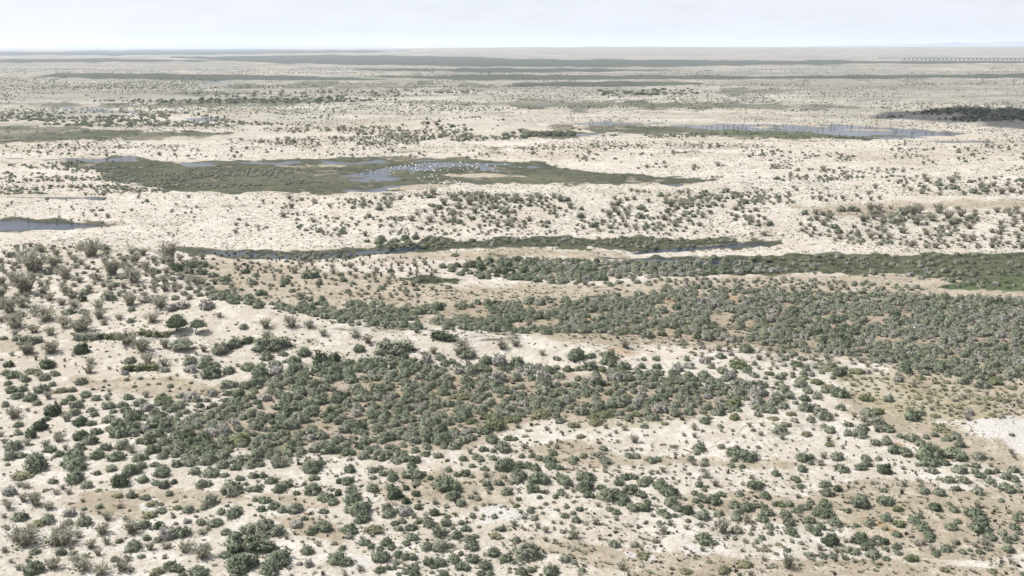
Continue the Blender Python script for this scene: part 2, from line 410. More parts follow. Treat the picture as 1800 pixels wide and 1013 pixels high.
mp3 = g.n('ShaderNodeMapping'); mp3.inputs['Scale'].default_value = (.008, .011, 1); g.l(tc, mp3.inputs[0])
n_drift = g.noise(mp3.outputs[0], 1.0, 7, .62)
c = g.mix(g.math('MULTIPLY', g.ramp(dist, 230, 620), g.ramp(n_drift, .47, .66, 0, .75)), c, (.24, .205, .155))
mp5 = g.n('ShaderNodeMapping'); mp5.inputs['Scale'].default_value = (.011, .019, 1); g.l(tc, mp5.inputs[0])
n_thin = g.noise(mp5.outputs[0], 1.0, 8, .7)
cov = g.math('MAXIMUM', cov, g.math('MULTIPLY', g.ramp(dist, 420, 900), g.ramp(n_thin, .40, .58, .08, .82)))
c = g.mix(cov, c, (.125, .124, .104))
fm = g.ramp(g.math('ADD', far_, g.math('MULTIPLY', g.math('SUBTRACT', n_cov, .5), 1.1)), .32, .7, 0, .93)
c = g.mix(fm, c, (.048, .056, .042))
bs = g.n('ShaderNodeBsdfPrincipled', Roughness=.95); bs.inputs['Specular IOR Level'].default_value = .1
g.l(c, bs.inputs['Base Color'])
bump = g.n('ShaderNodeBump', Strength=.9, Distance=.3)
hh = g.math('ADD', g.math('ADD', g.math('MULTIPLY', n_pat, 1.6), n_fine), g.math('MULTIPLY', n_grit, .25))
g.l(hh, bump.inputs['Height']); g.l(bump.outputs[0], bs.inputs['Normal'])
g.l(bs.outputs[0], out.inputs[0])
me.materials.append(gm)

# ------------------------------------------------------------------ water sheets
wmat, nt, out = new_mat('pond_water'); g = NT(nt)
tc = g.n('ShaderNodeTexCoord').outputs['Object']
bs = g.n('ShaderNodeBsdfPrincipled', Roughness=.12, IOR=1.33); bs.inputs['Specular IOR Level'].default_value = .11
n1 = g.noise(tc, .12, 4)
g.l(g.mix(g.ramp(n1, .35, .7), (.012, .017, .028), (.024, .030, .038)), bs.inputs['Base Color'])
mpw = g.n('ShaderNodeMapping'); mpw.inputs['Scale'].default_value = (1.2, .5, 1); g.l(tc, mpw.inputs[0])
bump = g.n('ShaderNodeBump', Strength=.7, Distance=.12); g.l(g.noise(mpw.outputs[0], 2.0, 4), bump.inputs['Height'])
g.l(bump.outputs[0], bs.inputs['Normal']); g.l(bs.outputs[0], out.inputs[0])
cell = ((wm.reshape(nr, nc)[:-1, :-1] > .02) | (wm.reshape(nr, nc)[1:, 1:] > .02)).ravel()
wq = quads[cell]
used, inv = np.unique(wq, return_inverse=True)
wme = bpy.data.meshes.new('water')
fill_mesh(wme, np.stack([gx[used], gy[used], np.full(len(used), WATER_Z)], 1), inv.reshape(-1, 4))
wme.materials.append(wmat)
water = bpy.data.objects.new('water', wme); COL.objects.link(water); water['kind'] = 'structure'

# ------------------------------------------------------------------ far hills (beyond the plain)
def hill_range(name, pts, dist, depth, mat):
    xs = np.linspace(pts[0][0], pts[-1][0], 160)
    hs = np.interp(xs, [p[0] for p in pts], [p[1] for p in pts])
    X = px_dir(xs, np.full(xs.shape, HOR))[0] * dist
    rows = []
    for k in range(9):
        v = k / 8.0; prof = math.sin(math.pi * v)
        Y = np.full(X.shape, dist - depth / 2 + depth * v)
        Z = -2 + hs * prof * (.75 + .5 * fbm(X / 900.0, Y / 700.0, 61, 4))
        rows.append(np.stack([X * Y / dist, Y, Z], 1))
    c = np.concatenate(rows); i = np.arange(9 * 160).reshape(9, 160)
    m = bpy.data.meshes.new(name)
    fill_mesh(m, c, np.stack([i[:-1, :-1], i[:-1, 1:], i[1:, 1:], i[1:, :-1]], -1).reshape(-1, 4))
    m.polygons.foreach_set('use_smooth', np.ones(len(m.polygons), bool)); m.materials.append(mat)
    o = bpy.data.objects.new(name, m); COL.objects.link(o); o['kind'] = 'structure'
hm, nt, out = new_mat('hill_rock'); g = NT(nt)
tc = g.n('ShaderNodeTexCoord').outputs['Object']
bs = g.n('ShaderNodeBsdfPrincipled', Roughness=.95)
g.l(g.mix(g.ramp(g.noise(tc, .002, 6), .4, .65), (.15, .155, .17), (.24, .235, .235)), bs.inputs['Base Color']); g.l(bs.outputs[0], out.inputs[0])
hill_range('hills', [(1380,40),(1480,62),(1580,84),(1640,104),(1700,96),(1780,122),(1900,128),(2100,90)], 19000, 3000, hm)
hill_range('hills', [(60,40),(160,80),(260,108),(340,100),(450,86),(560,60),(700,40)], 27000, 3500, hm)

# ------------------------------------------------------------------ haze
hz = bpy.data.meshes.new('haze')
x0, x1, y0, y1, z0, z1 = -46000, 46000, -2500, 41000, -9, 190
hv = [(x0,y0,z0),(x1,y0,z0),(x1,y1,z0),(x0,y1,z0),(x0,y0,z1),(x1,y0,z1),(x1,y1,z1),(x0,y1,z1)]
hz.from_pydata(hv, [], [(3,2,1,0),(4,5,6,7),(0,1,5,4),(1,2,6,5),(2,3,7,6),(3,0,4,7)])
haze = bpy.data.objects.new('haze', hz); COL.objects.link(haze); haze['kind'] = 'stuff'
haze['label'] = 'thin pale haze lying over the whole plain'
m, nt, out = new_mat('haze_air'); g = NT(nt)
pv = g.n('ShaderNodeVolumePrincipled', Density=6.5e-5, Anisotropy=.25)
pv.inputs['Color'].default_value = (.80, .88, 1.0, 1)
g.l(pv.outputs[0], out.inputs['Volume']); hz.materials.append(m)

# ------------------------------------------------------------------ foliage and wood materials
def leaf_mat(name, lo, hi, tip, trans=.22):
    m, nt, out = new_mat(name); g = NT(nt)
    tc = g.n('ShaderNodeTexCoord').outputs['Object']
    rnd = g.n('ShaderNodeObjectInfo').outputs['Random']
    n1 = g.noise(tc, 2.6, 3); n2 = g.noise(tc, 14, 2)
    c = g.mix(g.ramp(g.math('ADD', g.math('MULTIPLY', n1, .6), g.math('MULTIPLY', rnd, .4)), .25, .75), lo, hi)
    c = g.mix(g.ramp(n2, .52, .72, 0, .65), c, tip)
    d = g.n('ShaderNodeBsdfPrincipled', Roughness=.8); d.inputs['Specular IOR Level'].default_value = .15
    t = g.n('ShaderNodeBsdfTranslucent'); mx = g.n('ShaderNodeMixShader'); mx.inputs[0].default_value = trans
    g.l(c, d.inputs['Base Color']); g.l(c, t.inputs['Color'])
    g.l(d.outputs[0], mx.inputs[1]); g.l(t.outputs[0], mx.inputs[2]); g.l(mx.outputs[0], out.inputs[0])
    return m
def wood_mat(name, a, b):
    m, nt, out = new_mat(name); g = NT(nt)
    tc = g.n('ShaderNodeTexCoord').outputs['Object']
    d = g.n('ShaderNodeBsdfPrincipled', Roughness=.9); d.inputs['Specular IOR Level'].default_value = .1
    g.l(g.mix(g.ramp(g.noise(tc, 6, 3), .35, .65), a, b), d.inputs['Base Color']); g.l(d.outputs[0], out.inputs[0])
    return m
LEAF = {
 'G': leaf_mat('leaf_dark_green', (.072, .094, .056), (.115, .142, .086), (.20, .23, .15), .3),
 'g': leaf_mat('leaf_grey_green', (.151, .177, .118), (.226, .253, .176), (.348, .371, .278), .33),
 'm': leaf_mat('leaf_pale_grey_green', (.220, .238, .172), (.296, .313, .232), (.406, .418, .331), .33),
 'b': leaf_mat('leaf_fresh_green', (.14, .165, .088), (.20, .22, .118), (.29, .30, .175), .33),
 's': leaf_mat('leaf_silver_grey', (.290, .278, .246), (.383, .369, .331), (.487, .470, .429), .3),
 'y': leaf_mat('leaf_yellow_green', (.20, .20, .12), (.265, .258, .162), (.35, .335, .22), .33),
 'd': leaf_mat('leaf_dry_grey', (.245, .238, .18), (.33, .318, .25), (.42, .40, .325), .32),
}
WOOD = {'dry': wood_mat('twig_grey', (.20, .178, .15), (.34, .31, .265)), 'dark': wood_mat('bark_dark', (.045, .038, .032), (.09, .078, .065))}

# ------------------------------------------------------------------ plant meshes (unit size: 1 m across)
def dome_normals(m, lobes, jitter, seed):
    """leaf faces turned outward, shaded softly after the dome of the plant"""
    rs_ = np.random.default_rng(seed)
    co_ = np.array([v.co for v in m.vertices]); L = np.array(lobes)
    d = np.stack([((co_ - L[i, :3]) / np.array([L[i, 3], L[i, 3], L[i, 4]])) for i in range(len(L))])
    n_ = d[np.argmin((d ** 2).sum(2), 0), np.arange(len(co_))]
    n_ = n_ / np.maximum(np.linalg.norm(n_, axis=1, keepdims=True), 1e-6) + rs_.normal(0, jitter, n_.shape)
    n_ = n_ / np.maximum(np.linalg.norm(n_, axis=1, keepdims=True), 1e-6)
    m.polygons.foreach_set('use_smooth', np.ones(len(m.polygons), bool))
    m.normals_split_custom_set_from_vertices([tuple(v) for v in n_])
def outward(V, F, lobes):
    out_ = []
    cx, cy = sum(l[0] for l in lobes) / len(lobes), sum(l[1] for l in lobes) / len(lobes)
    for (a, b, c) in F:
        A, B, C = Vector(V[a]), Vector(V[b]), Vector(V[c]); n_ = (B - A).cross(C - A); m_ = (A + B + C) / 3
        out_.append((a, b, c) if n_.dot(m_ - Vector((cx, cy, .05))) >= 0 else (a, c, b))
    return out_
def tri_mesh(name, verts, faces, mat):
    m = bpy.data.meshes.new(name); m.from_pydata(verts, [], faces); m.materials.append(mat); m.update(); return m
def unit(v):
    l = math.sqrt(sum(c * c for c in v)) or 1; return tuple(c / l for c in v)
def foliage_geo(rs, lobes, n, leaf=.075, core=True):
    V = []; F = []
    if core:
        for (cx, cy, cz, r, hz_) in lobes:
            base = len(V); nu, nv = 9, 4
            for j in range(nv + 1):
                ph = j / nv * math.pi / 2
                for i in range(nu):
                    th = i / nu * 2 * math.pi + j * .35
                    k = .80 * (.82 + .36 * rs.random())
                    V.append((cx + math.cos(th) * math.cos(ph) * r * k, cy + math.sin(th) * math.cos(ph) * r * k, max(.01, cz + math.sin(ph) * hz_ * k)))
            for j in range(nv):
                for i in range(nu):
                    a = base + j * nu + i; b = base + j * nu + (i + 1) % nu
                    F.append((a, b, b + nu)); F.append((a, b + nu, a + nu))
    w = [l[3] ** 2 for l in lobes]; tot = sum(w)
    for li, (cx, cy, cz, r, hz_) in enumerate(lobes):
        nn = int(n * w[li] / tot)
        # clumps: tight sprays of leaves with gaps between
        ncl = max(8, nn // 9)
        for c_ in range(ncl):
            th = rs.random() * 2 * math.pi; sph = rs.random() ** .8
            cph = math.sqrt(max(0, 1 - sph * sph)); k = (.80 + .24 * rs.random()) if rs.random() > .14 else (1.0 + .3 * rs.random())
            dx, dy, dz = math.cos(th) * cph, math.sin(th) * cph, sph
            px, py, pz = cx + dx * r * k, cy + dy * r * k, cz + dz * hz_ * k
            for q in range(9):
                ox, oy, oz = (rs.gauss(0, .032) for _ in range(3))
                d = unit((dx * .45 + rs.gauss(0, .75), dy * .45 + rs.gauss(0, .75), dz * .45 + .25 + rs.gauss(0, .6)))
                nn_ = (dx + rs.gauss(0, .5), dy + rs.gauss(0, .5), dz + .3 + rs.gauss(0, .5))
                s = unit((d[1] * nn_[2] - d[2] * nn_[1], d[2] * nn_[0] - d[0] * nn_[2], d[0] * nn_[1] - d[1] * nn_[0]))
                L = leaf * (.6 + .8 * rs.random()); W = L * .36
                p = (px + ox, py + oy, max(.01, pz + oz))
                b = len(V)
                V.append((p[0] - s[0] * W, p[1] - s[1] * W, p[2] - s[2] * W))
                V.append((p[0] + s[0] * W, p[1] + s[1] * W, p[2] + s[2] * W))
                V.append((p[0] + d[0] * L, p[1] + d[1] * L, max(.005, p[2] + d[2] * L)))
                F.append((b, b + 1, b + 2))
    return V, F
def stem_geo(V, F, a, b, ra, rb):
    d = unit((b[0] - a[0], b[1] - a[1], b[2] - a[2])); u = unit((d[1], -d[0], .01)); w = (d[1]*u[2]-d[2]*u[1], d[2]*u[0]-d[0]*u[2], d[0]*u[1]-d[1]*u[0])
    k = len(V)
    for p, r in ((a, ra), (b, rb)):
        for i in range(3):
            t = i * 2.0944
            V.append(tuple(p[j] + r * (math.cos(t) * u[j] + math.sin(t) * w[j]) for j in range(3)))
    for i in range(3):
        j = (i + 1) % 3
        F.append((k + i, k + j, k + 3 + j)); F.append((k + i, k + 3 + j, k + 3 + i))
def fan_stems(rs, n, spread, h, r=.012, fork=2, base=.05):
    V, F, tips = [], [], []
    for i in range(n):
        th = rs.random() * 2 * math.pi; lean = spread * rs.random() ** .6
        a = (math.cos(th) * base * rs.random(), math.sin(th) * base * rs.random(), -.04)
        hh = h * (.55 + .5 * rs.random())
        mid = (math.cos(th) * lean * .5, math.sin(th) * lean * .5, hh * .55)
        stem_geo(V, F, a, mid, r, r * .65); tips.append((a, mid))
        for f in range(fork):
            tip = (mid[0] + math.cos(th + rs.gauss(0, .8)) * lean * (.3 + .4 * rs.random()), mid[1] + math.sin(th + rs.gauss(0, .8)) * lean * (.3 + .4 * rs.random()), hh * (.75 + .4 * rs.random()))
            stem_geo(V, F, mid, tip, r * .65, r * .25); tips.append((mid, tip))
    return V, F, tips
def leaves_on(rs, tips, per, L0):
    V, F = [], []
    for a, b in tips:
        for q in range(per):
            t = .25 + .8 * rs.random()
            p = tuple(a[j] + (b[j] - a[j]) * t + rs.gauss(0, .02) for j in range(3))
            d = unit((rs.gauss(0, 1) + (b[0]-a[0]) * 2, rs.gauss(0, 1) + (b[1]-a[1]) * 2, rs.gauss(.6, .8))); s = unit((d[1] + .1, -d[0], rs.gauss(0, .6)))
            L = L0 * (.6 + .8 * rs.random()); W = L * .3; k = len(V)
            V.append(tuple(p[j] - s[j] * W for j in range(3))); V.append(tuple(p[j] + s[j] * W for j in range(3)))
            V.append((p[0] + d[0] * L, p[1] + d[1] * L, max(.01, p[2] + d[2] * L))); F.append((k, k + 1, k + 2))
    return V, F

def lobes_round(rs, n):
    L = [(rs.gauss(0, .05), rs.gauss(0, .05), .06, .31 + .06 * rs.random(), .34 + .1 * rs.random())]
    for i in range(n):
        th = i / n * 6.283 + rs.random(); q = .17 + .1 * rs.random(); r = .15 + .17 * rs.random()
        L.append((math.cos(th) * q, math.sin(th) * q, .02 + .06 * rs.random(), r, .18 + .30 * rs.random()))
    return L
def lobes_long(rs):
    L = []
    for i in range(6):
        t = -.33 + .66 * i / 5
        r = .17 + .08 * rs.random()
        L.append((t + rs.gauss(0, .03), rs.gauss(0, .08), .03, r, .24 + .16 * rs.random()))
    return L

FOL, STM = {}, {}
NVAR = 6
for t in 'Ggmbsy':
    FOL[t] = []
    for v in range(NVAR):
        rs = random.Random(100 + v + ord(t) * 7)
        lob = lobes_round(rs, 4 + v % 3) if v < 4 else lobes_long(rs)
        V, F = foliage_geo(rs, lob, 900 if t != 'y' else 650, .085 if t in 'Gg' else .09, core=True)
        mm_ = tri_mesh('foliage', V, outward(V, F, lob), LEAF[t]); dome_normals(mm_, lob, .42, v); FOL[t].append(mm_)
rs = random.Random(5)
V, F, _ = fan_stems(rs, 9, .40, .45, .012, 2); STM['shrub'] = tri_mesh('stems', V, F, WOOD['dry'])
FOL['d'], STM['d'] = [], []
for v in range(NVAR):
    rs = random.Random(300 + v)
    V, F, tips = fan_stems(rs, 34, .54, .46 + .04 * v, .0065, 2, .22)
    STM['d'].append(tri_mesh('branches', V, F, WOOD['dry']))
    V, F = leaves_on(rs, tips, 8 + v % 4, .085); FOL['d'].append(tri_mesh('foliage', V, F, LEAF['d']))
STUB = []
for v in range(4):
    rs = random.Random(400 + v)
    V, F, tips = fan_stems(rs, 16, .36, .62, .022, 1, .22)
    V2, F2 = leaves_on(rs, tips, 7, .12); k = len(V)
    V += V2; F += [tuple(i + k for i in f) for f in F2]
    STUB.append(tri_mesh('dead_stub', V, F, WOOD['dark']))
TUFT = []
for v in range(6):
    rs = random.Random(500 + v); V, F = [], []
    for q in range(16):
        th = rs.random() * 6.283; r = .3 * rs.random(); L = .35 + .35 * rs.random(); ln = .45 * rs.random()
        p = (math.cos(th) * r, math.sin(th) * r, -.02); k = len(V); s = (-math.sin(th) * .16, math.cos(th) * .16, 0)
        V += [(p[0]-s[0], p[1]-s[1], p[2]), (p[0]+s[0], p[1]+s[1], p[2]), (p[0]+math.cos(th)*ln, p[1]+math.sin(th)*ln, L)]; F.append((k, k+1, k+2))
    TUFT.append(tri_mesh('tuft', V, F, [WOOD['dark'], LEAF['d'], LEAF['g'], WOOD['dry'], LEAF['y'], LEAF['d']][v]))

# ------------------------------------------------------------------ ray onto the dunes
def ground_hit(xp, yp, z_iter=160):
    xp = np.asarray(xp, float); yp = np.asarray(yp, float)
    a, dy, dz = px_dir(xp, yp)
    dz = np.minimum(dz, -1e-4)
    t0 = (10.5 - CAM_H) / dz; t1 = (-1.2 - CAM_H) / dz
    hit = t1.copy(); done = np.zeros(xp.shape, bool)
    N = 60; prev = t0.copy()
    for k in range(N + 1):
        t = t0 + (t1 - t0) * k / N
        z = height(a * t, dy * t)[0]
        new = (~done) & (CAM_H + dz * t <= z)
        hit[new] = t[new]; prev_new = np.where(new, t - (t1 - t0) / N, prev); prev = prev_new; done |= new
    lo = np.where(done, hit - (t1 - t0) / N, t1); hi = np.where(done, hit, t1)
    for k in range(6):
        mid = (lo + hi) / 2; z = height(a * mid, dy * mid)[0]; below = CAM_H + dz * mid <= z
        hi = np.where(below, mid, hi); lo = np.where(below, lo, mid)
    return a * hi, dy * hi, height(a * hi, dy * hi)[0]

# ------------------------------------------------------------------ the shrubs read off the photograph, tile by tile: x y(foot) width kind
_K = 300 / 1520.0
TILES = {
(0, 813, _K): """285 80 215 g;640 75 190 g;560 40 90 g;455 195 75 g;855 120 60 g;975 85 110 m;1040 225 180 G;1160 120 150 g;1255 190 110 g;1240 60 110 m;1375 45 80 g;1430 140 130 g;1440 240 110 g;1380 210 70 g;1440 95 120 m;160 165 200 k;640 190 170 g;755 240 110 m;490 295 75 d;605 290 70 d;550 245 60 d;300 320 75 m;195 365 90 d;165 225 80 d;60 300 130 s;215 240 90 d;420 435 110 d;290 410 140 d;600 490 110 s;725 490 60 d;730 360 50 d;1040 320 90 y;1155 320 95 g;1290 340 85 g;1340 400 120 k;1430 460 90 g;1430 390 50 g;1495 305 70 g;1320 505 140 k;940 530 110 d;725 575 140 m;515 770 220 d;480 745 170 m;540 680 180 d;170 780 260 d;120 720 150 d;230 700 160 d;160 530 140 m;330 580 160 k;690 680 80 d;890 660 160 d;1150 650 150 d;1160 610 130 m;1400 600 110 G;1050 720 75 b;1170 800 160 m;1320 790 100 d;1460 700 170 s;1470 780 110 d;940 740 80 d;790 780 120 d;865 840 80 d;290 830 100 m;530 835 110 m;270 1010 170 g;450 970 140 d;710 990 180 d;660 930 120 d;870 1030 160 d;1070 990 150 d;1500 955 110 g;1380 1013 120 y;150 970 70 d;25 500 60 d;30 810 70 d;640 830 70 m;1130 890 70 d;60 430 90 d;400 560 130 m;600 560 90 m;1260 600 120 m;1300 700 80 m;1400 720 90 m""",
(300, 813, _K): """40 50 90 g;160 40 110 m;200 110 120 m;340 140 160 m;260 235 120 m;330 220 80 m;25 195 70 G;450 60 120 m;575 75 90 g;690 60 100 m;785 45 75 g;480 135 75 m;510 305 220 m;605 165 90 g;730 145 90 m;810 140 80 g;885 195 100 g;665 210 60 m;705 265 80 g;765 265 95 g;770 185 40 d;960 55 125 g;1255 95 180 g;1345 25 70 g;955 275 120 g;1040 230 100 g;1275 165 90 g;1250 300 150 g;1115 295 60 g;1185 210 50 g;1500 190 70 G;1490 300 70 G;1365 350 130 g;1440 385 100 g;1360 460 85 g;120 320 45 d;50 430 90 b;145 455 110 m;330 400 150 m;230 450 40 d;285 430 80 m;495 400 45 g;440 470 90 m;550 495 160 g;745 350 60 g;825 370 110 g;800 445 75 g;910 425 100 g;985 450 100 g;1100 460 140 g;380 580 130 g;260 565 100 m;325 615 50 d;265 655 90 d;140 550 70 s;480 650 90 g;550 685 120 g;700 650 185 m;800 660 230 m;925 665 160 m;690 850 380 g;950 925 220 g;620 985 270 g;860 1005 180 g;480 860 110 g;1110 590 120 s;1190 520 65 g;1260 515 35 g;1105 650 45 d;1245 650 110 g;1360 625 140 g;1025 690 60 d;1200 825 110 g;1470 910 180 g;70 680 150 g;120 820 170 d;260 880 190 d;290 790 110 m;45 985 120 g;235 1035 170 g;95 1030 80 g;1145 920 55 s;1220 940 90 s;1050 960 45 s;910 1020 70 s;15 500 50 m""",
(600, 813, _K): """70 95 110 g;50 200 120 g;80 280 110 g;90 375 170 g;45 450 80 m;275 100 90 m;360 125 75 g;280 155 75 m;340 70 70 m;440 110 75 g;455 165 105 g;640 160 160 g;715 130 75 g;620 60 90 g;560 110 60 m;790 160 60 g;740 180 40 d;950 85 75 g;1030 130 70 b;1100 130 90 g;1160 140 60 m;905 235 190 g;965 270 190 g;995 335 130 g;1055 270 60 m;1065 400 95 m;1155 330 70 m;1215 345 75 m;1190 290 60 d;270 265 115 g;420 250 85 m;665 210 85 m;475 330 150 G;575 250 65 G;570 375 85 G;545 320 40 G;665 305 75 G;690 360 35 g;405 435 95 g;415 500 130 m;485 455 70 g;570 485 140 s;680 420 70 g;640 500 60 d;165 480 200 g;70 640 150 g;170 550 120 g;215 530 90 g;120 640 60 m;330 475 25 e;370 570 25 e;290 575 20 e;470 565 75 g;540 545 80 g;510 615 75 m;615 615 110 g;690 550 75 b;775 580 130 m;760 515 60 m;825 480 90 G;945 500 60 g;935 575 110 m;855 580 45 m;880 670 125 g;1115 620 85 g;1070 560 70 m;990 600 50 m;1165 500 70 m;280 640 160 k;200 745 100 g;70 680 70 s;395 745 110 g;440 780 80 g;255 775 70 g;340 790 70 g;625 700 110 g;580 745 75 g;690 635 25 e;755 795 120 m;870 800 170 m;960 770 80 m;1025 685 110 g;1140 720 110 g;1190 680 70 g;1170 790 110 g;1370 690 130 k;1430 615 75 g;1380 610 40 m;40 930 110 g;10 780 60 g;340 895 150 g;500 850 95 g;570 870 90 g;640 875 90 m;485 920 60 g;465 955 50 g;410 955 55 g;335 990 95 g;520 950 30 g;575 1000 75 g;645 960 90 g;645 1030 100 g;770 930 110 g;870 930 120 g;820 950 80 g;1000 900 125 g;1060 830 60 m;1160 900 120 g;1275 955 115 g;1085 970 120 g;1355 845 115 g;1465 895 110 g;1500 960 40 g;905 1020 90 g;1240 1015 80 g;510 1013 50 g;1330 1013 70 g;1400 210 90 m;1470 300 110 m;1290 220 90 g;1325 250 60 g;1280 80 75 g;1290 140 80 d;1450 80 170 g;1450 150 60 m;1510 200 50 m;1310 285 50 d""",
(900, 813, _K): """60 150 150 g;140 60 100 g;210 80 110 g;60 60 110 g;45 190 110 m;345 55 110 g;250 200 170 g;195 270 120 g;270 280 60 g;310 275 45 d;425 70 70 g;475 210 140 g;425 140 70 g;390 325 60 g;445 300 90 g;490 325 60 d;490 240 50 g;545 265 50 d;650 170 140 g;660 265 160 g;690 320 90 g;850 345 180 g;800 240 80 g;730 170 60 g;770 400 60 d;960 210 90 g;1010 160 90 g;1060 150 80 g;1105 155 55 g;945 170 60 d;1170 220 110 g;1210 190 100 g;1325 245 140 g;1400 310 150 g;1430 400 140 g;1480 440 110 g;1060 290 140 g;960 310 110 g;1000 360 120 g;1160 320 100 g;1080 440 110 g;1180 445 120 g;1205 370 60 g;975 390 70 g;1260 490 50 m;1340 470 90 g;1385 500 90 g;1450 490 60 g;1260 330 40 g;1300 345 35 d;1500 330 40 g;1315 565 65 m;300 385 55 m;35 405 65 b;75 450 45 m;160 455 80 m;115 510 60 d;200 520 75 m;25 575 70 d;230 600 70 d;300 635 75 d;370 550 40 d;350 430 12 e;600 440 75 g;575 540 90 g;470 500 75 g;440 555 45 d;545 470 60 m;875 440 75 g;930 470 80 g;930 520 55 d;755 565 75 d;560 690 110 d;640 645 30 d;780 695 45 d;985 560 25 d;1075 580 20 e;1150 585 30 d;915 765 100 m;1095 760 80 m;1180 735 40 d;1155 785 40 d;1285 725 80 y;1355 775 25 e;1320 840 25 e;1170 865 130 y;1470 630 35 e;1360 630 80 d;1410 560 60 d;35 720 85 m;135 890 240 m;85 1005 110 g;170 985 90 g;20 910 50 g;480 895 110 m;555 915 65 m;625 985 70 m;985 970 100 d;360 1015 150 g;1435 155 40 d;1245 115 60 d;1300 105 50 d;1345 95 65 d;1385 35 15 e;1065 100 15 e;1250 10 80 m;840 20 110 m;830 55 60 d;540 20 80 m""",
(1200, 813, _K): """195 40 90 m;15 75 40 d;440 50 80 m;535 55 65 g;100 30 60 d;835 125 80 g;620 155 60 d;1075 90 90 g;1150 25 60 g;1240 35 80 d;1425 95 135 m;1020 180 85 g;1050 235 75 g;225 150 85 d;155 225 80 g;300 225 80 d;220 230 50 m;660 245 135 g;745 325 110 g;720 215 50 g;505 305 95 m;1285 225 100 g;1295 305 120 g;1390 265 85 G;110 295 65 g;160 305 60 g;195 260 60 g;355 310 75 g;110 365 60 g;200 365 110 g;300 385 130 g;165 405 55 g;240 420 40 m;15 340 45 g;45 465 110 G;545 345 40 k;480 420 110 g;570 440 120 g;650 410 90 g;720 420 80 g;760 480 110 g;730 540 110 g;830 390 70 m;880 400 90 b;960 400 80 g;1070 430 90 g;1030 460 80 g;1150 380 70 m;1120 430 90 m;1270 350 60 b;1285 410 110 g;920 490 110 g;950 570 110 g;975 650 120 g;1020 670 50 g;500 470 90 m;490 530 110 m;580 550 100 d;490 640 110 m;470 690 60 m;630 550 40 d;330 480 80 m;370 650 130 D;50 540 60 m;40 605 60 d;190 520 120 m;160 580 70 m;105 490 30 d;205 740 150 g;180 800 60 d;260 750 80 m;780 600 80 m;785 650 70 m;725 600 35 d;850 590 35 g;850 640 20 e;610 655 55 m;710 695 70 m;625 610 45 m;375 755 35 e;520 745 12 e;605 800 15 e;590 815 10 e;750 800 90 k;860 745 70 k;940 800 65 g;840 830 60 k;730 885 65 d;945 960 130 D;570 945 150 y;240 900 60 y;290 905 20 e;380 995 110 y;40 1000 100 y;510 1013 40 g;610 1013 60 d;1145 550 100 g;1150 620 100 g;1240 600 90 g;1210 660 90 g;1230 480 120 g;1370 575 120 g;1300 500 130 g;1330 755 170 G;1225 790 75 d;1135 850 80 m;1255 860 80 m;1340 865 80 m;1380 810 75 d;1475 810 90 m;1440 875 65 d;1460 720 60 d;1510 700 30 d;1140 710 30 d;980 720 40 m;1060 740 60 m;1045 490 60 d;1480 455 60 g""",
(1500, 813, _K): """300 115 130 G;235 55 50 g;130 45 95 m;85 75 100 g;700 45 150 g;815 30 90 g;575 40 50 d;560 110 40 e;625 60 20 e;645 85 35 d;725 105 110 m;585 180 60 d;615 200 40 d;690 185 25 e;650 150 20 e;970 105 130 m;1020 40 45 m;1105 55 80 g;1100 110 80 m;1160 150 90 g;1230 195 100 m;1225 110 75 g;1285 100 70 m;1440 95 100 m;1380 160 120 m;1455 180 80 m;1270 225 55 d;1355 220 70 m;1485 220 60 m;1400 275 130 g;1490 275 70 g;1505 120 40 g;865 190 115 m;1010 195 110 m;305 230 45 d;310 385 150 g;645 290 110 m;775 300 110 g;930 260 80 g;1125 295 110 m;80 420 175 g;745 440 120 G;915 450 90 g;865 385 50 g;870 320 25 d;410 445 95 b;500 415 25 d;305 525 105 g;420 580 110 b;155 575 110 m;40 580 60 g;290 610 55 m;560 550 110 g;640 620 120 g;690 680 110 g;700 715 90 g;600 500 80 g;890 610 110 g;940 550 70 g;1130 530 180 g;1170 640 180 g;1240 700 100 g;1080 500 90 g;1390 465 50 d;1500 470 50 g;1485 530 90 g;1450 605 90 g;1490 650 60 g;1345 660 80 m;1380 720 70 g;1440 700 100 m;1400 815 110 g;75 730 150 G;170 740 90 g;140 790 110 g;30 830 100 m;220 690 70 g;220 740 50 g;295 740 90 G;395 670 80 g;395 780 90 g;300 790 60 m;190 860 120 m;300 880 70 g;410 830 70 m;540 890 120 b;575 750 70 d;630 745 60 d;750 840 80 g;720 800 80 d;840 805 105 m;925 735 75 m;1005 715 50 d;985 820 70 g;1050 800 50 g;1075 840 35 d;1130 820 60 g;1190 750 110 d;1090 760 60 d;1220 795 60 d;1410 900 60 d;1445 910 30 d;1510 885 30 d;1255 990 80 y;830 985 90 y;1420 960 40 y;15 900 45 d;1510 1010 40 g""",
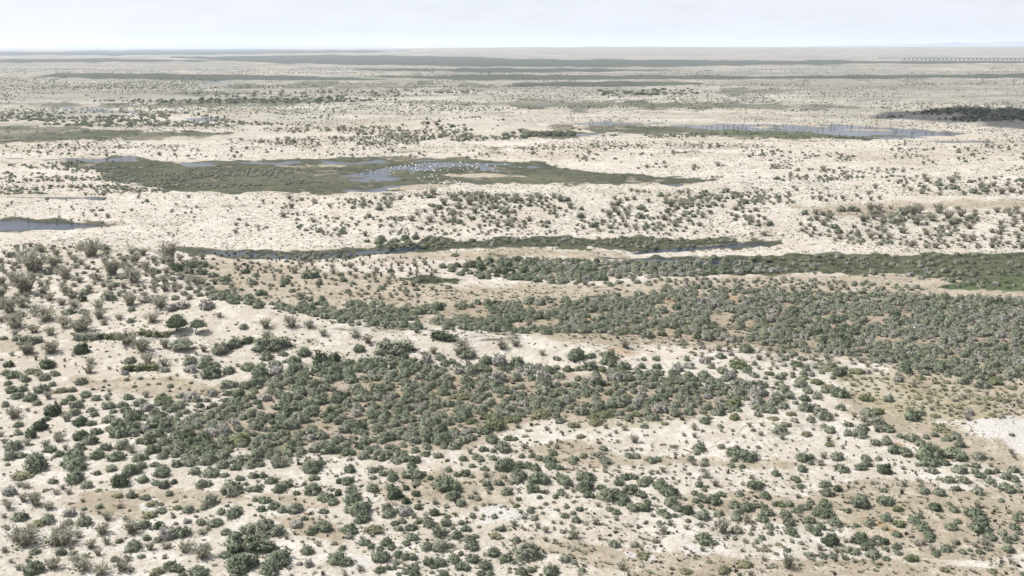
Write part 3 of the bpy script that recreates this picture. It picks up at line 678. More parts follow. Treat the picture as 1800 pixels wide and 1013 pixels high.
(0, 613, _K): """240 60 110 d;430 60 140 d;700 60 150 G;100 70 50 d;310 110 50 e;405 95 30 e;570 120 40 e;670 155 35 e;395 185 155 G;255 230 125 y;60 170 95 G;790 150 90 d;775 230 110 e;570 170 30 e;700 220 25 e;1150 135 115 g;1300 150 130 d;1230 215 250 b;1450 165 110 d;1460 215 90 s;1105 240 70 s;1040 205 30 e;30 240 90 g;115 270 120 g;60 330 70 g;80 400 110 g;180 390 90 g;135 450 110 g;200 300 100 m;375 290 120 m;330 250 90 m;475 250 90 m;255 290 40 d;350 400 130 g;250 480 130 g;420 460 90 d;450 340 80 m;700 330 110 m;640 390 80 m;520 400 120 k;490 500 45 e;440 510 15 e;240 560 45 d;310 580 35 d;320 510 80 m;570 500 90 g;620 470 90 g;745 440 100 g;840 470 90 m;720 480 60 m;945 465 75 d;965 390 40 d;1130 460 90 g;1085 530 90 g;1290 440 75 d;1430 490 160 b;950 545 130 m;1230 520 130 m;1100 580 100 m;1000 580 70 m;1500 520 60 g;35 520 80 m;100 640 160 d;410 560 80 m;450 605 150 G;640 600 120 m;580 660 100 d;660 540 130 m;710 640 70 m;800 575 90 m;830 610 80 m;950 665 140 m;400 650 75 g;335 740 150 G;260 800 110 G;230 870 90 d;145 705 90 g;150 775 75 g;90 790 40 m;690 690 130 G;790 690 100 g;690 820 130 G;760 800 80 g;840 770 100 g;790 860 140 m;505 840 125 d;440 750 35 d;1170 650 150 g;1280 640 90 g;1060 730 170 g;1170 740 130 g;1400 720 200 g;1290 560 130 s;960 740 80 m;1030 800 160 g;1070 905 145 m;1170 790 110 m;1400 790 120 g;1240 850 80 g;1310 860 130 g;1355 940 130 g;1440 870 100 m;1500 900 70 g;1430 990 110 m;1500 750 80 g;30 850 70 d;90 920 160 m;160 980 100 g;60 1000 130 m;390 880 90 d;430 930 110 g;515 965 90 g;570 910 60 d;470 980 40 d;695 920 110 g;690 970 80 m;845 990 130 g;930 910 100 g;1010 1005 150 g;1160 940 90 d;1235 1005 130 g;620 1020 180 g;290 1030 170 m""",
(300, 613, _K): """160 150 140 m;165 220 120 s;300 120 110 m;290 185 130 g;220 60 45 d;285 35 60 d;430 75 130 d;390 165 80 g;340 275 180 g;215 265 50 d;505 230 120 g;685 205 140 g;780 255 150 g;800 170 90 g;920 180 130 m;930 240 140 s;590 165 50 d;855 110 120 g;1000 70 90 m;1175 75 115 g;1010 130 50 g;810 40 130 g;1095 135 110 g;1110 190 120 g;1330 160 170 G;1440 130 130 G;1160 245 80 g;1190 300 110 g;1300 220 110 g;500 360 150 m;650 365 120 g;740 350 130 g;590 430 110 g;480 480 65 g;550 515 120 m;600 470 60 g;980 370 100 e;1140 415 110 g;1200 420 40 e;1050 410 15 e;1290 320 110 y;1400 310 120 m;1445 395 90 e;1450 230 130 g;720 455 90 m;830 470 120 s;760 500 70 g;790 535 60 g;710 610 120 m;680 530 80 m;1000 560 150 g;1030 480 110 g;1310 505 150 g;1490 445 80 G;1120 570 150 g;1240 600 160 g;470 760 120 s;400 790 130 s;330 770 110 s;590 860 200 b;840 890 140 m""",
(600, 613, _K): """130 30 70 g;230 150 110 g;330 160 150 g;430 120 100 m;600 150 110 m;760 130 100 s;740 90 90 d;880 110 90 g;985 140 85 g;820 60 80 d;1040 60 90 d;1130 100 130 g;1280 145 120 g;1400 160 150 s;1505 165 60 G;1280 215 130 g;1290 275 120 m;1430 195 80 g;30 180 80 G;50 250 110 g;85 310 140 g;190 285 80 g;150 210 130 g;370 230 120 m;290 290 110 m;450 260 130 m;600 240 110 g;560 210 70 g;400 350 120 g;570 340 120 m;640 330 90 m;700 280 110 m;910 160 90 m;820 270 100 m;760 180 90 m;930 300 120 m;780 360 110 m;950 355 110 g;1035 230 110 s;1110 320 120 g;1150 240 140 m;1400 300 150 s;720 440 140 m;560 500 110 g;470 440 90 m;870 480 60 d;950 460 30 d;35 450 80 G;240 430 80 g;350 420 90 g;190 480 120 m;120 370 110 m;1065 400 60 g;1130 415 70 g;1060 460 150 k;1220 490 70 m;1310 430 75 m;1330 500 100 m;1440 380 90 g;1410 440 70 m;1450 530 90 m;1230 580 130 m;1200 400 40 d;1360 370 60 g;965 390 40 d;1125 500 30 e;1180 435 60 d;1040 580 110 g;1080 620 130 g;1320 640 110 b;1370 740 200 b;1165 670 110 b;1170 750 90 m;1490 630 70 b;510 585 90 g;590 560 90 g;630 620 50 d;280 630 90 g;390 610 100 g;320 750 120 g;470 700 120 m;540 735 80 m;150 760 100 g;750 740 170 m;900 860 180 g;940 690 110 m;1010 770 100 g;840 650 90 m;760 600 90 m;1060 700 50 g;650 850 120 m;1060 800 50 m;1150 830 110 m;1195 885 30 e;1270 920 80 g;1350 850 130 g;1445 930 140 g;1485 820 80 g;1350 930 60 m;1090 850 110 m;1000 900 110 m;110 850 50 d;280 840 90 m;350 850 90 m;460 800 50 d;430 900 90 g;530 985 110 g;200 990 100 m;290 990 70 g;360 1005 70 g;330 950 110 m;550 880 70 m;650 1020 110 g;650 930 90 m;760 900 90 m;860 980 100 m;750 960 90 g;940 1010 45 b;1080 1000 80 g;1200 990 80 g;1240 1010 80 m;1350 1000 80 m""",
(900, 613, _K): """570 110 140 g;705 90 70 g;800 65 50 g;870 100 130 g;375 80 20 e;455 115 20 e;640 130 20 e;40 155 110 g;155 175 80 g;245 165 55 m;400 110 70 m;395 190 80 m;495 210 90 g;590 200 70 g;690 200 130 g;740 190 70 s;850 150 110 g;900 170 100 g;970 215 90 g;1050 235 70 m;745 270 100 m;920 300 140 s;1160 180 80 m;1280 260 110 m;1290 190 90 g;1180 110 60 m;1290 110 80 m;1400 330 100 g;1480 210 110 s;1490 320 80 g;1480 240 50 g;160 250 110 s;260 330 120 m;420 270 110 m;560 350 80 g;590 290 70 g;650 310 80 m;720 320 80 m;780 385 90 m;1070 350 90 m;1150 290 120 m;860 415 100 m;930 370 90 m;290 420 180 m;490 485 140 m;440 400 80 g;660 430 100 g;755 485 85 g;660 530 100 g;930 465 80 g;1030 450 90 b;1120 520 120 s;1220 495 85 g;1160 440 100 s;880 540 130 g;970 530 70 g;350 485 80 g;590 450 35 d;555 505 40 d;410 565 90 m;615 600 130 m;740 580 100 m;200 560 130 m;60 590 90 g;240 500 130 m;490 575 40 m;840 620 140 b;730 630 90 b;970 600 90 m;1040 560 80 g;1110 610 100 b;1040 630 90 m;1270 650 110 m;1200 600 80 m;750 690 130 y;560 710 120 y;250 630 190 k;40 650 100 b;960 690 60 y;1365 685 75 y;425 670 90 g;395 620 80 m;1185 715 75 m;310 735 55 d;455 780 50 e;775 755 45 k;610 805 80 y;1010 735 70 d;835 715 60 d;50 715 60 d;150 745 70 k;120 795 75 k;20 825 70 m;215 840 45 k;1095 850 100 D;1160 745 20 e;820 915 70 g;405 840 40 e;1440 890 80 k;1490 830 20 e;1150 915 40 d;1250 915 25 d;1455 950 45 d;370 960 75 g;170 930 50 d;85 975 60 g;340 1020 110 g;640 975 75 m;560 1005 85 m;730 960 50 m;790 980 90 m;1050 980 80 m;1120 985 70 m;1230 1005 70 g;1300 1010 70 g;240 1000 80 m;180 975 70 g;820 1010 80 m""",
(1200, 613, _K): """340 90 90 g;110 70 50 d;210 140 110 s;580 40 130 g;60 180 110 s;40 110 70 m;520 180 160 b;585 220 90 g;640 150 60 m;385 165 30 d;740 90 15 e;810 160 35 d;765 80 60 d;850 50 60 d;985 70 90 m;1030 160 110 b;1110 200 90 m;1150 250 70 s;1080 240 70 m;1300 110 90 d;1190 80 60 d;1285 205 90 k;1415 245 120 g;1490 255 50 y;1500 200 40 y;1100 40 90 m;60 250 70 g;120 300 90 g;200 270 110 g;15 320 60 g;370 230 120 m;470 220 60 g;430 280 110 s;480 330 80 m;340 350 100 m;640 260 90 m;780 240 80 b;880 280 110 m;720 350 110 g;380 380 70 m;550 350 90 s;240 380 90 s;230 450 90 s;660 440 150 s;480 520 150 b;340 500 90 s;500 440 150 m;60 500 120 m;130 460 90 m;220 550 110 m;330 600 120 m;60 600 110 m;450 560 60 m;505 565 60 m;840 330 50 g;900 390 130 m;1060 350 150 m;1130 405 110 m;1210 325 120 b;1310 370 130 y;1410 440 150 g;1090 470 100 g;1280 400 80 m;1110 570 140 m;910 540 100 m;680 550 110 m;800 580 130 m;960 450 110 m;1010 500 60 m;1210 450 110 m;1195 540 70 s;810 360 40 g;1420 555 90 m;1270 640 170 m;1330 760 110 m;1260 710 80 m;1370 605 45 m;1480 700 90 m;1480 780 90 m;205 670 100 g;470 640 100 b;680 610 85 m;820 640 100 k;950 600 60 y;990 600 60 m;1145 660 90 m;930 700 95 y;1000 660 70 s;110 730 65 e;265 760 25 e;340 710 60 m;345 745 40 d;450 775 30 e;545 800 40 d;630 740 50 m;700 780 70 d;705 695 50 d;180 745 40 d;875 770 145 m;1110 790 100 y;890 815 75 d;980 830 35 d;1320 875 75 b;1310 835 60 d;35 850 35 d;345 895 70 m;675 895 50 m;150 920 130 m;130 950 60 m;490 975 180 g;600 1010 170 g;1090 1010 130 g;1160 990 60 d;1260 985 75 d;1395 1005 130 m;75 1010 80 m;205 1012 60 m;460 1012 70 m;1130 870 20 d;925 850 20 d;830 870 30 d""",
(1500, 613, _K): """565 130 120 g;640 190 120 m;480 220 130 g;700 110 110 m;340 130 90 m;450 160 90 m;960 170 130 g;1060 160 130 m;790 210 150 g;930 210 80 m;1070 250 90 m;1240 190 80 g;1340 160 80 m;1440 260 140 m;1290 220 90 g;1260 270 90 d;830 130 70 b;80 130 80 d;60 230 140 k;130 165 50 d;130 225 70 s;100 280 50 y;300 280 60 y;410 300 100 s;610 280 90 y;650 240 90 m;740 280 30 e;850 260 60 m;1170 360 130 m;1290 330 140 b;1000 320 110 m;950 250 90 m;130 470 130 b;325 480 90 m;540 390 60 y;685 410 70 y;90 380 40 d;220 370 60 y;130 345 50 y;430 535 30 e;515 560 70 y;590 460 60 y;560 650 150 g;610 600 60 d;700 555 50 d;955 540 80 k;750 620 100 k;900 475 50 d;1140 570 25 e;1250 610 80 k;1030 640 70 d;1040 600 90 s;1110 500 80 k;150 610 150 m;230 590 120 b;100 660 80 d;240 690 150 m;330 750 120 g;130 690 60 g;220 750 90 d;70 800 160 m;100 740 110 m;20 620 60 d;810 750 160 k;910 790 130 k;425 800 65 g;540 830 150 m;610 880 110 m;660 810 70 m;740 790 80 m;840 830 90 m;960 880 100 g;930 820 110 m;210 870 100 m;310 860 110 m;390 940 130 g;480 965 130 g;130 1010 110 m;230 1000 70 m;350 945 40 e;730 940 130 g;700 1010 230 g;940 1000 200 g;1140 1000 130 m;1240 995 50 d;1420 945 60 d;1440 980 50 d;1420 785 55 y;1330 480 120 k;1430 370 100 k;1220 460 90 k;1440 520 40 e;1380 480 60 k""",
(0, 420, 1 / 3.0): """930 490 100 T;1030 495 85 t;955 585 110 U;1300 555 65 G;1160 610 100 m;1230 580 80 g;920 170 80 G;1020 160 110 g;60 235 80 d;330 220 90 d;150 190 160 d;270 150 90 d;225 445 120 d;380 370 70 d;510 380 70 d;430 333 50 G;670 360 90 d;830 380 110 d;790 340 100 s;930 385 100 s;1080 380 90 s;790 450 90 d;620 430 50 d;1150 420 40 d;60 480 110 d;30 400 100 d;170 500 60 d;410 500 120 d;440 550 120 m;570 540 120 b;770 520 110 b;860 520 80 k;150 560 110 m;250 610 100 d;130 615 80 d;740 610 110 d;660 570 110 d;860 580 60 d;1070 600 40 d;1430 600 170 m;1595 620 70 g;1290 185 50 G;1180 230 60 g;1630 215 90 g;1680 245 40 g;1320 245 60 m;1030 245 70 d;690 240 110 d;700 130 70 d;500 230 70 d;410 235 50 d;1280 480 50 m;1400 480 70 d;1400 530 60 d;1530 480 80 d;1630 480 60 d;1700 520 50 d;340 300 70 d;110 300 130 d;250 330 60 d;570 200 110 d;460 100 120 d;880 110 130 d;980 180 70 g;1060 190 60 g;1550 185 50 d;1500 240 60 g""",
(600, 420, 1 / 3.0): """530 555 125 G;70 530 60 d;140 560 60 d;280 620 180 m;640 610 90 d;90 600 60 g;850 590 60 d;920 575 60 d;840 550 20 e;230 545 30 d;390 500 40 d;600 550 40 d;1240 640 90 g;1320 630 40 g;1060 620 40 d;1120 640 20 e;1500 580 60 d;260 180 40 G;600 95 40 b;995 460 50 d""",
}

spots = []                       # px x, px foot y, px width, kind
for (ox, oy, k), s in TILES.items():
    for e in s.split(';'):
        e = e.split()
        if len(e) < 4: continue
        for t in e[3]:
            spots.append((ox + float(e[0]) * k, oy + float(e[1]) * k, float(e[2]) * k, t))

# fields of shrubs too many to read one by one: polygon, number, widths in metres, kinds
FIELDS = [
 # the dense thicket below the bare dune
 ([(300,700),(420,690),(520,645),(700,628),(860,645),(960,645),(1080,640),(1180,655),(1290,665),(1400,690),(1380,722),(1240,730),(1150,730),(1000,730),(880,745),(800,790),(700,815),(600,800),(520,800),(430,830),(330,815),(250,770),(210,735)], 900, (1.0, 2.1), 'gggmmms', .38),
 # the wide thicket of the middle ground, right
 ([(1200,505),(1500,520),(1800,525),(1830,560),(1830,672),(1720,668),(1640,655),(1500,628),(1350,608),(1230,596),(1080,590),(985,580),(1050,530)], 1500, (1.0, 2.2), 'gmmmms', .36),
 ([(1560,520),(1830,525),(1830,600),(1700,570)], 120, (1.2, 2.0), 'sssm', .42),
 ([(740,578),(620,570),(480,545),(345,522),(380,512),(520,522),(720,540),(900,530),(1060,522),(1200,520),(1080,585),(960,588)], 800, (.9, 2.1), 'ggggmm', .38),
 ([(775,470),(860,457),(1000,458),(1200,467),(1330,478),(1250,484),(1100,490),(980,500),(900,492),(820,488)], 330, (1.3, 2.3), 'gggmms', .40),
 ([(1000,500),(1200,490),(1400,492),(1560,498),(1640,510),(1500,520),(1200,508)], 130, (.8, 1.6), 'mmd', .6),
 # pale shrubs on the dark marsh
 ([(1180,455),(1400,450),(1830,447),(1830,505),(1700,508),(1600,490),(1400,480),(1250,482)], 140, (.9, 2.0), 'msmm', .5),
 ([(1120,462),(1300,462),(1400,478),(1200,485),(1080,475)], 120, (1.1, 2.0), 'ssm', .45),
 ([(700,432),(800,424),(920,418),(1100,418),(1300,424),(1180,440),(1060,434),(900,432),(760,438)], 110, (.8, 1.7), 'msmm', .5),
 ([(640,425),(760,418),(840,425),(760,436),(660,436)], 26, (1.5, 2.8), 'gg', .6),
 # grey brush on the dune at the left
 ([(0,430),(130,432),(250,436),(340,452),(345,510),(250,520),(120,505),(0,560)], 190, (.9, 2.3), 'ddddm', .5),
 ([(0,500),(330,515),(340,545),(200,575),(0,620)], 60, (1.3, 2.4), 'dddm', .6),
 ([(230,470),(360,455),(420,520),(330,525)], 50, (1.2, 2.4), 'ddms', .5),
 ([(330,455),(500,460),(640,480),(800,505),(700,530),(480,512),(350,512)], 120, (.7, 1.6), 'ddmg', .7),
 ([(400,455),(640,452),(780,455),(760,500),(600,495),(430,480)], 110, (.7, 1.7), 'dde', .7),
 # brush along the long middle dune
 ([(600,352),(800,340),(1000,346),(1330,364),(1360,395),(1200,408),(900,400),(700,395)], 330, (1.0, 2.9), 'ddddmg', .5),
 ([(740,342),(1000,346),(1250,356),(1200,366),(900,358),(760,352)], 130, (1.3, 3.0), 'dddmg', .45),
 ([(1400,374),(1600,366),(1830,372),(1830,395),(1650,398),(1500,390)], 170, (1.4, 3.4), 'ddmd', .45),
 ([(1400,385),(1830,390),(1830,440),(1560,436),(1400,420)], 150, (1.0, 2.4), 'dddm', .5),
 ([(600,395),(900,398),(1250,405),(1400,415),(1000,414),(640,415)], 90, (.7, 1.6), 'ddm', .7),
 ([(0,345),(300,345),(600,350),(640,412),(300,415),(0,380)], 110, (.6, 1.5), 'dddg', .7),
 ([(480,350),(640,350),(700,415),(460,425)], 60, (.8, 2.2), 'dddg', .7),
 # slopes beyond the lake
 ([(900,258),(1200,250),(1830,256),(1830,300),(1400,320),(1150,300),(960,285)], 420, (.8, 1.9), 'dddmg', .6),
 ([(1120,285),(1300,290),(1500,300),(1500,322),(1250,312)], 130, (1.0, 2.6), 'ddmg', .5),
 ([(1540,310),(1830,312),(1830,345),(1620,345)], 70, (1.2, 3.0), 'ddg', .6),
 ([(1250,330),(1560,330),(1560,352),(1300,362)], 50, (1.0, 2.2), 'dd', .6),
 ([(1100,335),(1400,340),(1360,362),(1180,350)], 70, (1.2, 2.6), 'ddg', .5),
 ([(0,255),(400,256),(900,268),(880,280),(0,275)], 160, (.9, 2.0), 'ddm', .6),
 ([(400,225),(640,224),(800,212),(900,240),(820,250),(560,262),(420,250)], 260, (1.1, 3.0), 'dddm', .5),
 ([(640,235),(900,232),(960,240),(860,248),(700,250)], 70, (1.8, 3.8), 'gdm', .5),
 ([(900,228),(945,233),(1010,232),(1010,239),(930,241)], 60, (1.4, 3.0), 'GGgd', .3),
 ([(740,211),(800,207),(880,206),(900,226),(820,236),(740,228)], 34, (1.2, 3.2), 'Gdd', .6),
 ([(330,440),(480,446),(640,440),(780,430),(660,450),(560,458),(420,456)], 70, (.8, 1.8), 'mdgd', .6),
 # low growth in the wide marsh lake
 ([(110,294),(300,296),(520,296),(660,300),(560,322),(330,334),(200,324)], 620, (.7, 1.5), 'mmsg', .45),
 ([(0,330),(200,326),(330,338),(150,344),(0,342)], 160, (.8, 1.8), 'gdm', .45),
 ([(0,285),(200,284),(180,318),(0,322)], 150, (.8, 1.8), 'mdg', .5),
 ([(960,228),(1240,232),(1560,242),(1300,246),(1000,240)], 240, (1.0, 2.2), 'gmg', .5),
 # the dark scrub hill
 ([(1560,206),(1640,196),(1700,190),(1830,194),(1830,212),(1700,214)], 430, (1.6, 3.6), 'dsGG', .32),
 ([(1620,197),(1680,189),(1740,190),(1700,198)], 40, (2.4, 4.0), 'Gd', .4),
 # the plain beyond
 ([(0,200),(330,198),(420,214),(560,222),(200,224),(0,218)], 420, (1.4, 3.4), 'ggd', .5),
 ([(160,178),(560,172),(700,176),(560,182),(300,182)], 180, (2.2, 4.6), 'gGg', .5),
 ([(300,164),(620,158),(900,160),(700,172),(400,172)], 160, (2.0, 4.4), 'gd', .5),
 ([(1040,160),(1220,156),(1230,166),(1060,170)], 60, (3.0, 6.0), 'Gg', .5),
 ([(0,120),(1830,112),(1830,150),(0,158)], 5600, (1.0, 2.4), 'ddg', .3),
 ([(0,150),(1830,146),(1830,200),(1000,190),(560,210),(0,200)], 4800, (.8, 1.9), 'ddgm', .3),
 ([(0,200),(1830,196),(1830,262),(1100,262),(0,262)], 2000, (.55, 1.25), 'ddm', .5),
 # little shrubs in between near the camera
 ([(0,620),(400,620),(320,700),(0,860)], 90, (.5, 1.0), 'dmm', .9),
 ([(550,820),(900,760),(1200,850),(900,1010),(560,1010)], 160, (.4, .9), 'gmmd', .9),
 ([(900,745),(1500,730),(1800,830),(1800,1000),(1250,950),(950,820)], 200, (.35, .8), 'mdde', .9),
 ([(1480,650),(1830,680),(1830,740),(1640,735),(1500,700)], 170, (.5, 1.1), 'kkyd', .7),
 ([(0,860),(300,840),(420,1013),(0,1013)], 110, (.5, 1.2), 'dddmk', .8),
 ([(1180,600),(1500,625),(1560,660),(1400,680),(1250,650)], 130, (.7, 1.4), 'msdy', .7),
 ([(400,860),(640,860),(640,1013),(420,1013)], 60, (.4, .8), 'mde', .9),
]
# small tufts, too many to count: polygon, number, widths in metres
TUFTS = [
 ([(300,700),(520,645),(860,640),(1180,650),(1400,690),(1240,740),(880,750),(600,820),(330,820),(210,735)], 2600, (.3, .8)),
 ([(1200,500),(1830,520),(1830,680),(1500,640),(1080,600),(620,575),(350,520)], 4200, (.3, .8)),
 ([(400,815),(900,760),(1500,850),(1800,830),(1800,1013),(700,1013)], 3600, (.12, .5)),
 ([(0,110+10),(1830,114),(1830,200),(0,200)], 6000, (.7, 1.6)),
 ([(0,200),(1830,200),(1830,262),(0,262)], 10000, (.35, .9)),
 ([(0,255),(1830,250),(1830,345),(0,345)], 20000, (.22, .6)),
 ([(0,340),(1830,330),(1830,445),(0,445)], 16000, (.18, .5)),
 ([(0,430),(1830,440),(1830,640),(0,640)], 5500, (.2, .6)),
 ([(0,600),(1830,600),(1830,1030),(0,1030)], 5200, (.12, .42)),
 ([(1500,640),(1830,660),(1830,760),(1600,745)], 900, (.2, .55)),
 ([(1640,740),(1830,740),(1830,800),(1760,790)], 160, (.12, .3)),
]

def in_poly(x, y, P):
    ins = np.zeros(x.shape, bool); n = len(P)
    for i in range(n):
        ax, ay = P[i]; bx, by = P[(i + 1) % n]
        ins ^= ((ay > y) != (by > y)) & (x < (bx - ax) * (y - ay) / ((by - ay) or 1e-9) + ax)
    return ins

ZS = {'G': .74, 'g': .72, 'm': .68, 'b': .50, 's': .72, 'y': .48, 'd': .95, 'e': .95, 'k': .36, 'D': 1.35, 'T': 1, 't': 1, 'U': 1}
recs = []                        # dict per plant
fx = np.array([s[0] for s in spots]); fy = np.array([s[1] for s in spots]); fw = np.array([s[2] for s in spots])
hx, hy, hz_ = ground_hit(fx, np.minimum(fy, 1040))
for i, s in enumerate(spots):
    w = s[2] * float(depth_of(hy[i], hz_[i])) / FPX
    if s[3] == 'e' and s[2] > 10: s = s[:3] + ('d',)
    recs.append(dict(x=float(hx[i]), y=float(hy[i]) + w * .40, w=w, t=s[3], px=s[0], py=s[1], pw=s[2], read=True))
# keep a coarse grid of what is taken, so that the fields keep clear of the shrubs read off the photograph
cellsz = 3.0; taken = {}
def free(x, y, w, k):
    cx, cy = int(x // cellsz), int(y // cellsz)
    for a in (-1, 0, 1):
        for b in (-1, 0, 1):
            for (px, py, pw) in taken.get((cx + a, cy + b), ()):
                if (px - x) ** 2 + (py - y) ** 2 < (k * (pw + w)) ** 2: return False
    return True
def take(x, y, w): taken.setdefault((int(x // cellsz), int(y // cellsz)), []).append((x, y, w))
for r in recs: take(r['x'], r['y'], r['w'])
def sample(P, n):
    P = list(P); xs = np.array([p[0] for p in P], float); ys = np.array([p[1] for p in P], float)
    ox, oy = [], []; k = 0
    while k < n:
        x = rng.uniform(xs.min(), xs.max(), n * 2); y = rng.uniform(ys.min(), ys.max(), n * 2)
        s = in_poly(x, y, P); ox.append(x[s]); oy.append(y[s]); k += int(s.sum())
    return np.concatenate(ox)[:n], np.concatenate(oy)[:n]
BARE = [[(430,552),(620,588),(740,596),(860,603),(1050,612),(1040,632),(900,640),(860,628),(720,612),(600,603),(440,572)], [(770,212),(890,206),(950,236),(880,240),(800,238),(840,226)],
 [(370,540),(440,545),(640,580),(640,600),(430,570)], [(1700,742),(1830,732),(1830,790),(1790,795)], [(0,600),(70,610),(180,640),(230,690),(150,665),(0,628)]]
def bare(x, y):
    m = np.zeros(x.shape, bool)
    for B_ in BARE: m |= in_poly(x, y, B_)
    return m
def tint(t, h, y):
    if y < 450 or t not in 'gms': return t
    if h < .42: return 'm' if t == 'g' and rng.random() < .7 else t
    if h > .58: return 'g' if t == 's' else ('G' if t == 'g' and rng.random() < .25 else t)
    return 'b' if rng.random() < .03 else t
for P, n, (wa, wb), kinds, sep_ in FIELDS:
    x, y = sample(P, int(n * 3.4))
    s_ = ~(bare(x, y) & (rng.random(len(x)) > .06)); x, y = x[s_], y[s_]
    gxx, gyy, gzz = ground_hit(x, y)
    clus = fbm(x / 55.0, y / 17.0, 71, 4); gap = fbm(x / 42.0, y / 15.0, 73, 3); hue = fbm(x / 70.0, y / 30.0, 74, 3)
    cnt = 0
    band = fbm(x / 150.0, y / 7.0, 55, 4) + .35 * fbm(x / 40.0, y / 14.0, 56, 3)
    for i in range(len(x)):
        if cnt >= n: break
        if y[i] < 345 and n > 90 and wb < 4 and band[i] + .16 * rng.random() < .70: continue
        if n >= 600 and y[i] > 446 and gap[i] + .12 * rng.random() < .455: continue
        if 245 < y[i] < 446 and 'd' in kinds and clus[i] + .14 * rng.random() < .50: continue
        w = wa + (wb - wa) * rng.random() ** (2.2 if y[i] < 446 else 1.8) * (1.35 if rng.random() < .1 and y[i] > 446 else 1)
        kd = kinds[int(rng.integers(len(kinds)))]
        if kd == 'e': w = min(w, .8)
        if not free(gxx[i], gyy[i], w, sep_ * (1 if wb < 5 else .6)): continue
        take(gxx[i], gyy[i], w); cnt += 1
        dp = float(depth_of(gyy[i], gzz[i]))
        recs.append(dict(x=float(gxx[i]), y=float(gyy[i]), w=w, t=tint(kd, hue[i], y[i]), px=float(x[i]), py=float(y[i]), pw=w * FPX / dp, read=False))
RX = np.array([r['x'] for r in recs]); RY = np.array([r['y'] for r in recs])
RZ = height(RX, RY)[0]
for r, z in zip(recs, RZ):
    r['z'] = float(z); r['rot'] = float(rng.random() * 6.283); r['v'] = int(rng.integers(NVAR)); r['h'] = float(ZS[r['t']] * r['w'] * (.85 + .3 * rng.random()))
    big = r['w'] > 3.0 and r['t'] in 'gGmbs'
    if r['t'] in 'gGmbsyk':
        if big: r['v'] = 4 + r['v'] % 2; r['rot'] = float(rng.uniform(-.45, .45)); r['h'] *= .82
        elif r['v'] > 3: r['v'] -= 3

# ---- which plants are things of their own: the largest in the picture, 300 of a kind at most
KIND = {'G': 'green_shrub', 'g': 'green_shrub', 'm': 'green_shrub', 'b': 'yellow_green_shrub', 'y': 'yellow_green_shrub', 'k': 'yellow_green_shrub',
        's': 'silver_shrub', 'd': 'dry_bush', 'D': 'dry_bush', 'e': 'dead_stub'}
CATEGORY = {'green_shrub': 'shrub', 'yellow_green_shrub': 'shrub', 'silver_shrub': 'shrub', 'dry_bush': 'dry bush', 'dead_stub': 'dead plant'}
GROUP = {'green_shrub': 'grey green shrubs on the sand', 'yellow_green_shrub': 'yellow green shrubs and mats on the sand', 'silver_shrub': 'silver grey shrubs among the green ones',
         'dry_bush': 'dry grey bushes on the dunes', 'dead_stub': 'dark dead stubs on the sand'}
CAP = {'green_shrub': 300, 'yellow_green_shrub': 130, 'silver_shrub': 110, 'dry_bush': 300, 'dead_stub': 90}
trees = [r for r in recs if r['t'] in 'TtU']
single, rest = [], []
for kind in CAP:
    rr = [r for r in recs if KIND.get(r['t']) == kind]
    vis = [r for r in rr if -5 < r['px'] < 1805 and r['py'] < 1030]
    vis.sort(key=lambda r: -r['pw'])
    keep = set(id(r) for r in vis[:CAP[kind]])
    for r in rr: (single if id(r) in keep else rest).append(r); r['kind'] = kind

# ---- labels: what it looks like and where it stands beside something one can find
MARKS = [  # photo pixel x, y, phrase
 (445,985,'the big three-domed shrub'),(455,925,'the long domed shrub'),(310,570,'the dark tree on bare stem'),(343,575,'the pale leaning tree'),
 (318,600,'the flat-topped small tree'),(878,902,'the white salt patch'),(205,893,'the round mud hollow'),(265,680,'the oval mud pan'),
 (1117,775,'the dead bush on white sand'),(1384,748,'the bright yellow-green tuft'),(1330,692,'the silver mound'),(1308,805,'the low double-domed shrub'),
 (1647,893,'the round dark shrub by track'),(1735,935,'the sloping row of shrubs'),(1555,922,'the ochre streak'),(1312,995,'the yellow-green bush on track'),
 (1387,998,'the upright dead bush'),(1780,765,'the white salt flat'),(1112,618,'the ochre puddle'),(870,750,'the yellow-green mat'),
 (1065,730,'the dark olive mat'),(385,762,'the lilac dead thicket'),(575,632,'the vivid dark green dome'),(790,870,'the triple-domed clump'),
 (1273,930,'the tall dark twiggy bush'),(967,820,'the ball-shaped shrub'),(206,850,'the darkest broad shrub'),(100,955,'the broad twiggy bush'),
 (780,590,'the large shrub on bare dune'),(1012,630,'the shrub at dune edge'),(1612,738,'the lone shrub on tan soil'),(1590,795,'the dark hedge-like shrub'),
 (1525,703,'the fresh green low shrub'),(1295,710,'the olive green round shrub'),(693,875,'the flat dark green mat'),(635,885,'the dark clump by the sandy path'),
 (1237,958,'the crooked shrub on white sand'),(950,850,'the shrub on the gully edge'),(1070,870,'the long dark shrub bank'),(1175,875,'the eastern dark shrub bank'),
 (78,640,'the dark dome on pale sand'),(245,650,'the olive mat with twigs'),(211,790,'the grey-green dome by thicket'),(100,790,'the grey mound on sand'),
 (770,705,'the lone dark bush in thicket'),(885,800,'the domed shrub by sandy gap'),(1690,930,'the fork of white tracks'),(1480,830,'the shrub pair on white sand'),
 (60,450,'the brushy crest of the dune'),(1348,388,'the dark bush on middle dune'),(305,468,'the dark cushion behind the dune'),(870,230,'the bare dune peak'),
 (1680,200,'the dark scrub hill'),(660,300,'the bird flock'),(1500,470,'the dark marsh'),(480,446,'the dark blue pool'),(80,395,'the blue pool at dune foot'),(1590,580,'the grey thicket'),
 (900,350,'the brush on the middle crest'),(1150,430,'the marsh tongue'),(1250,560,'the green thicket'),(560,530,'the thicket behind the dune'),(980,470,'the thicket by marsh'),
 (1640,375,'the brush on right dune'),(1300,300,'the pale slope past the lake'),(1750,330,'the low right dune'),(640,380,'the pale dune flank'),(150,560,'the dune slope'),
]
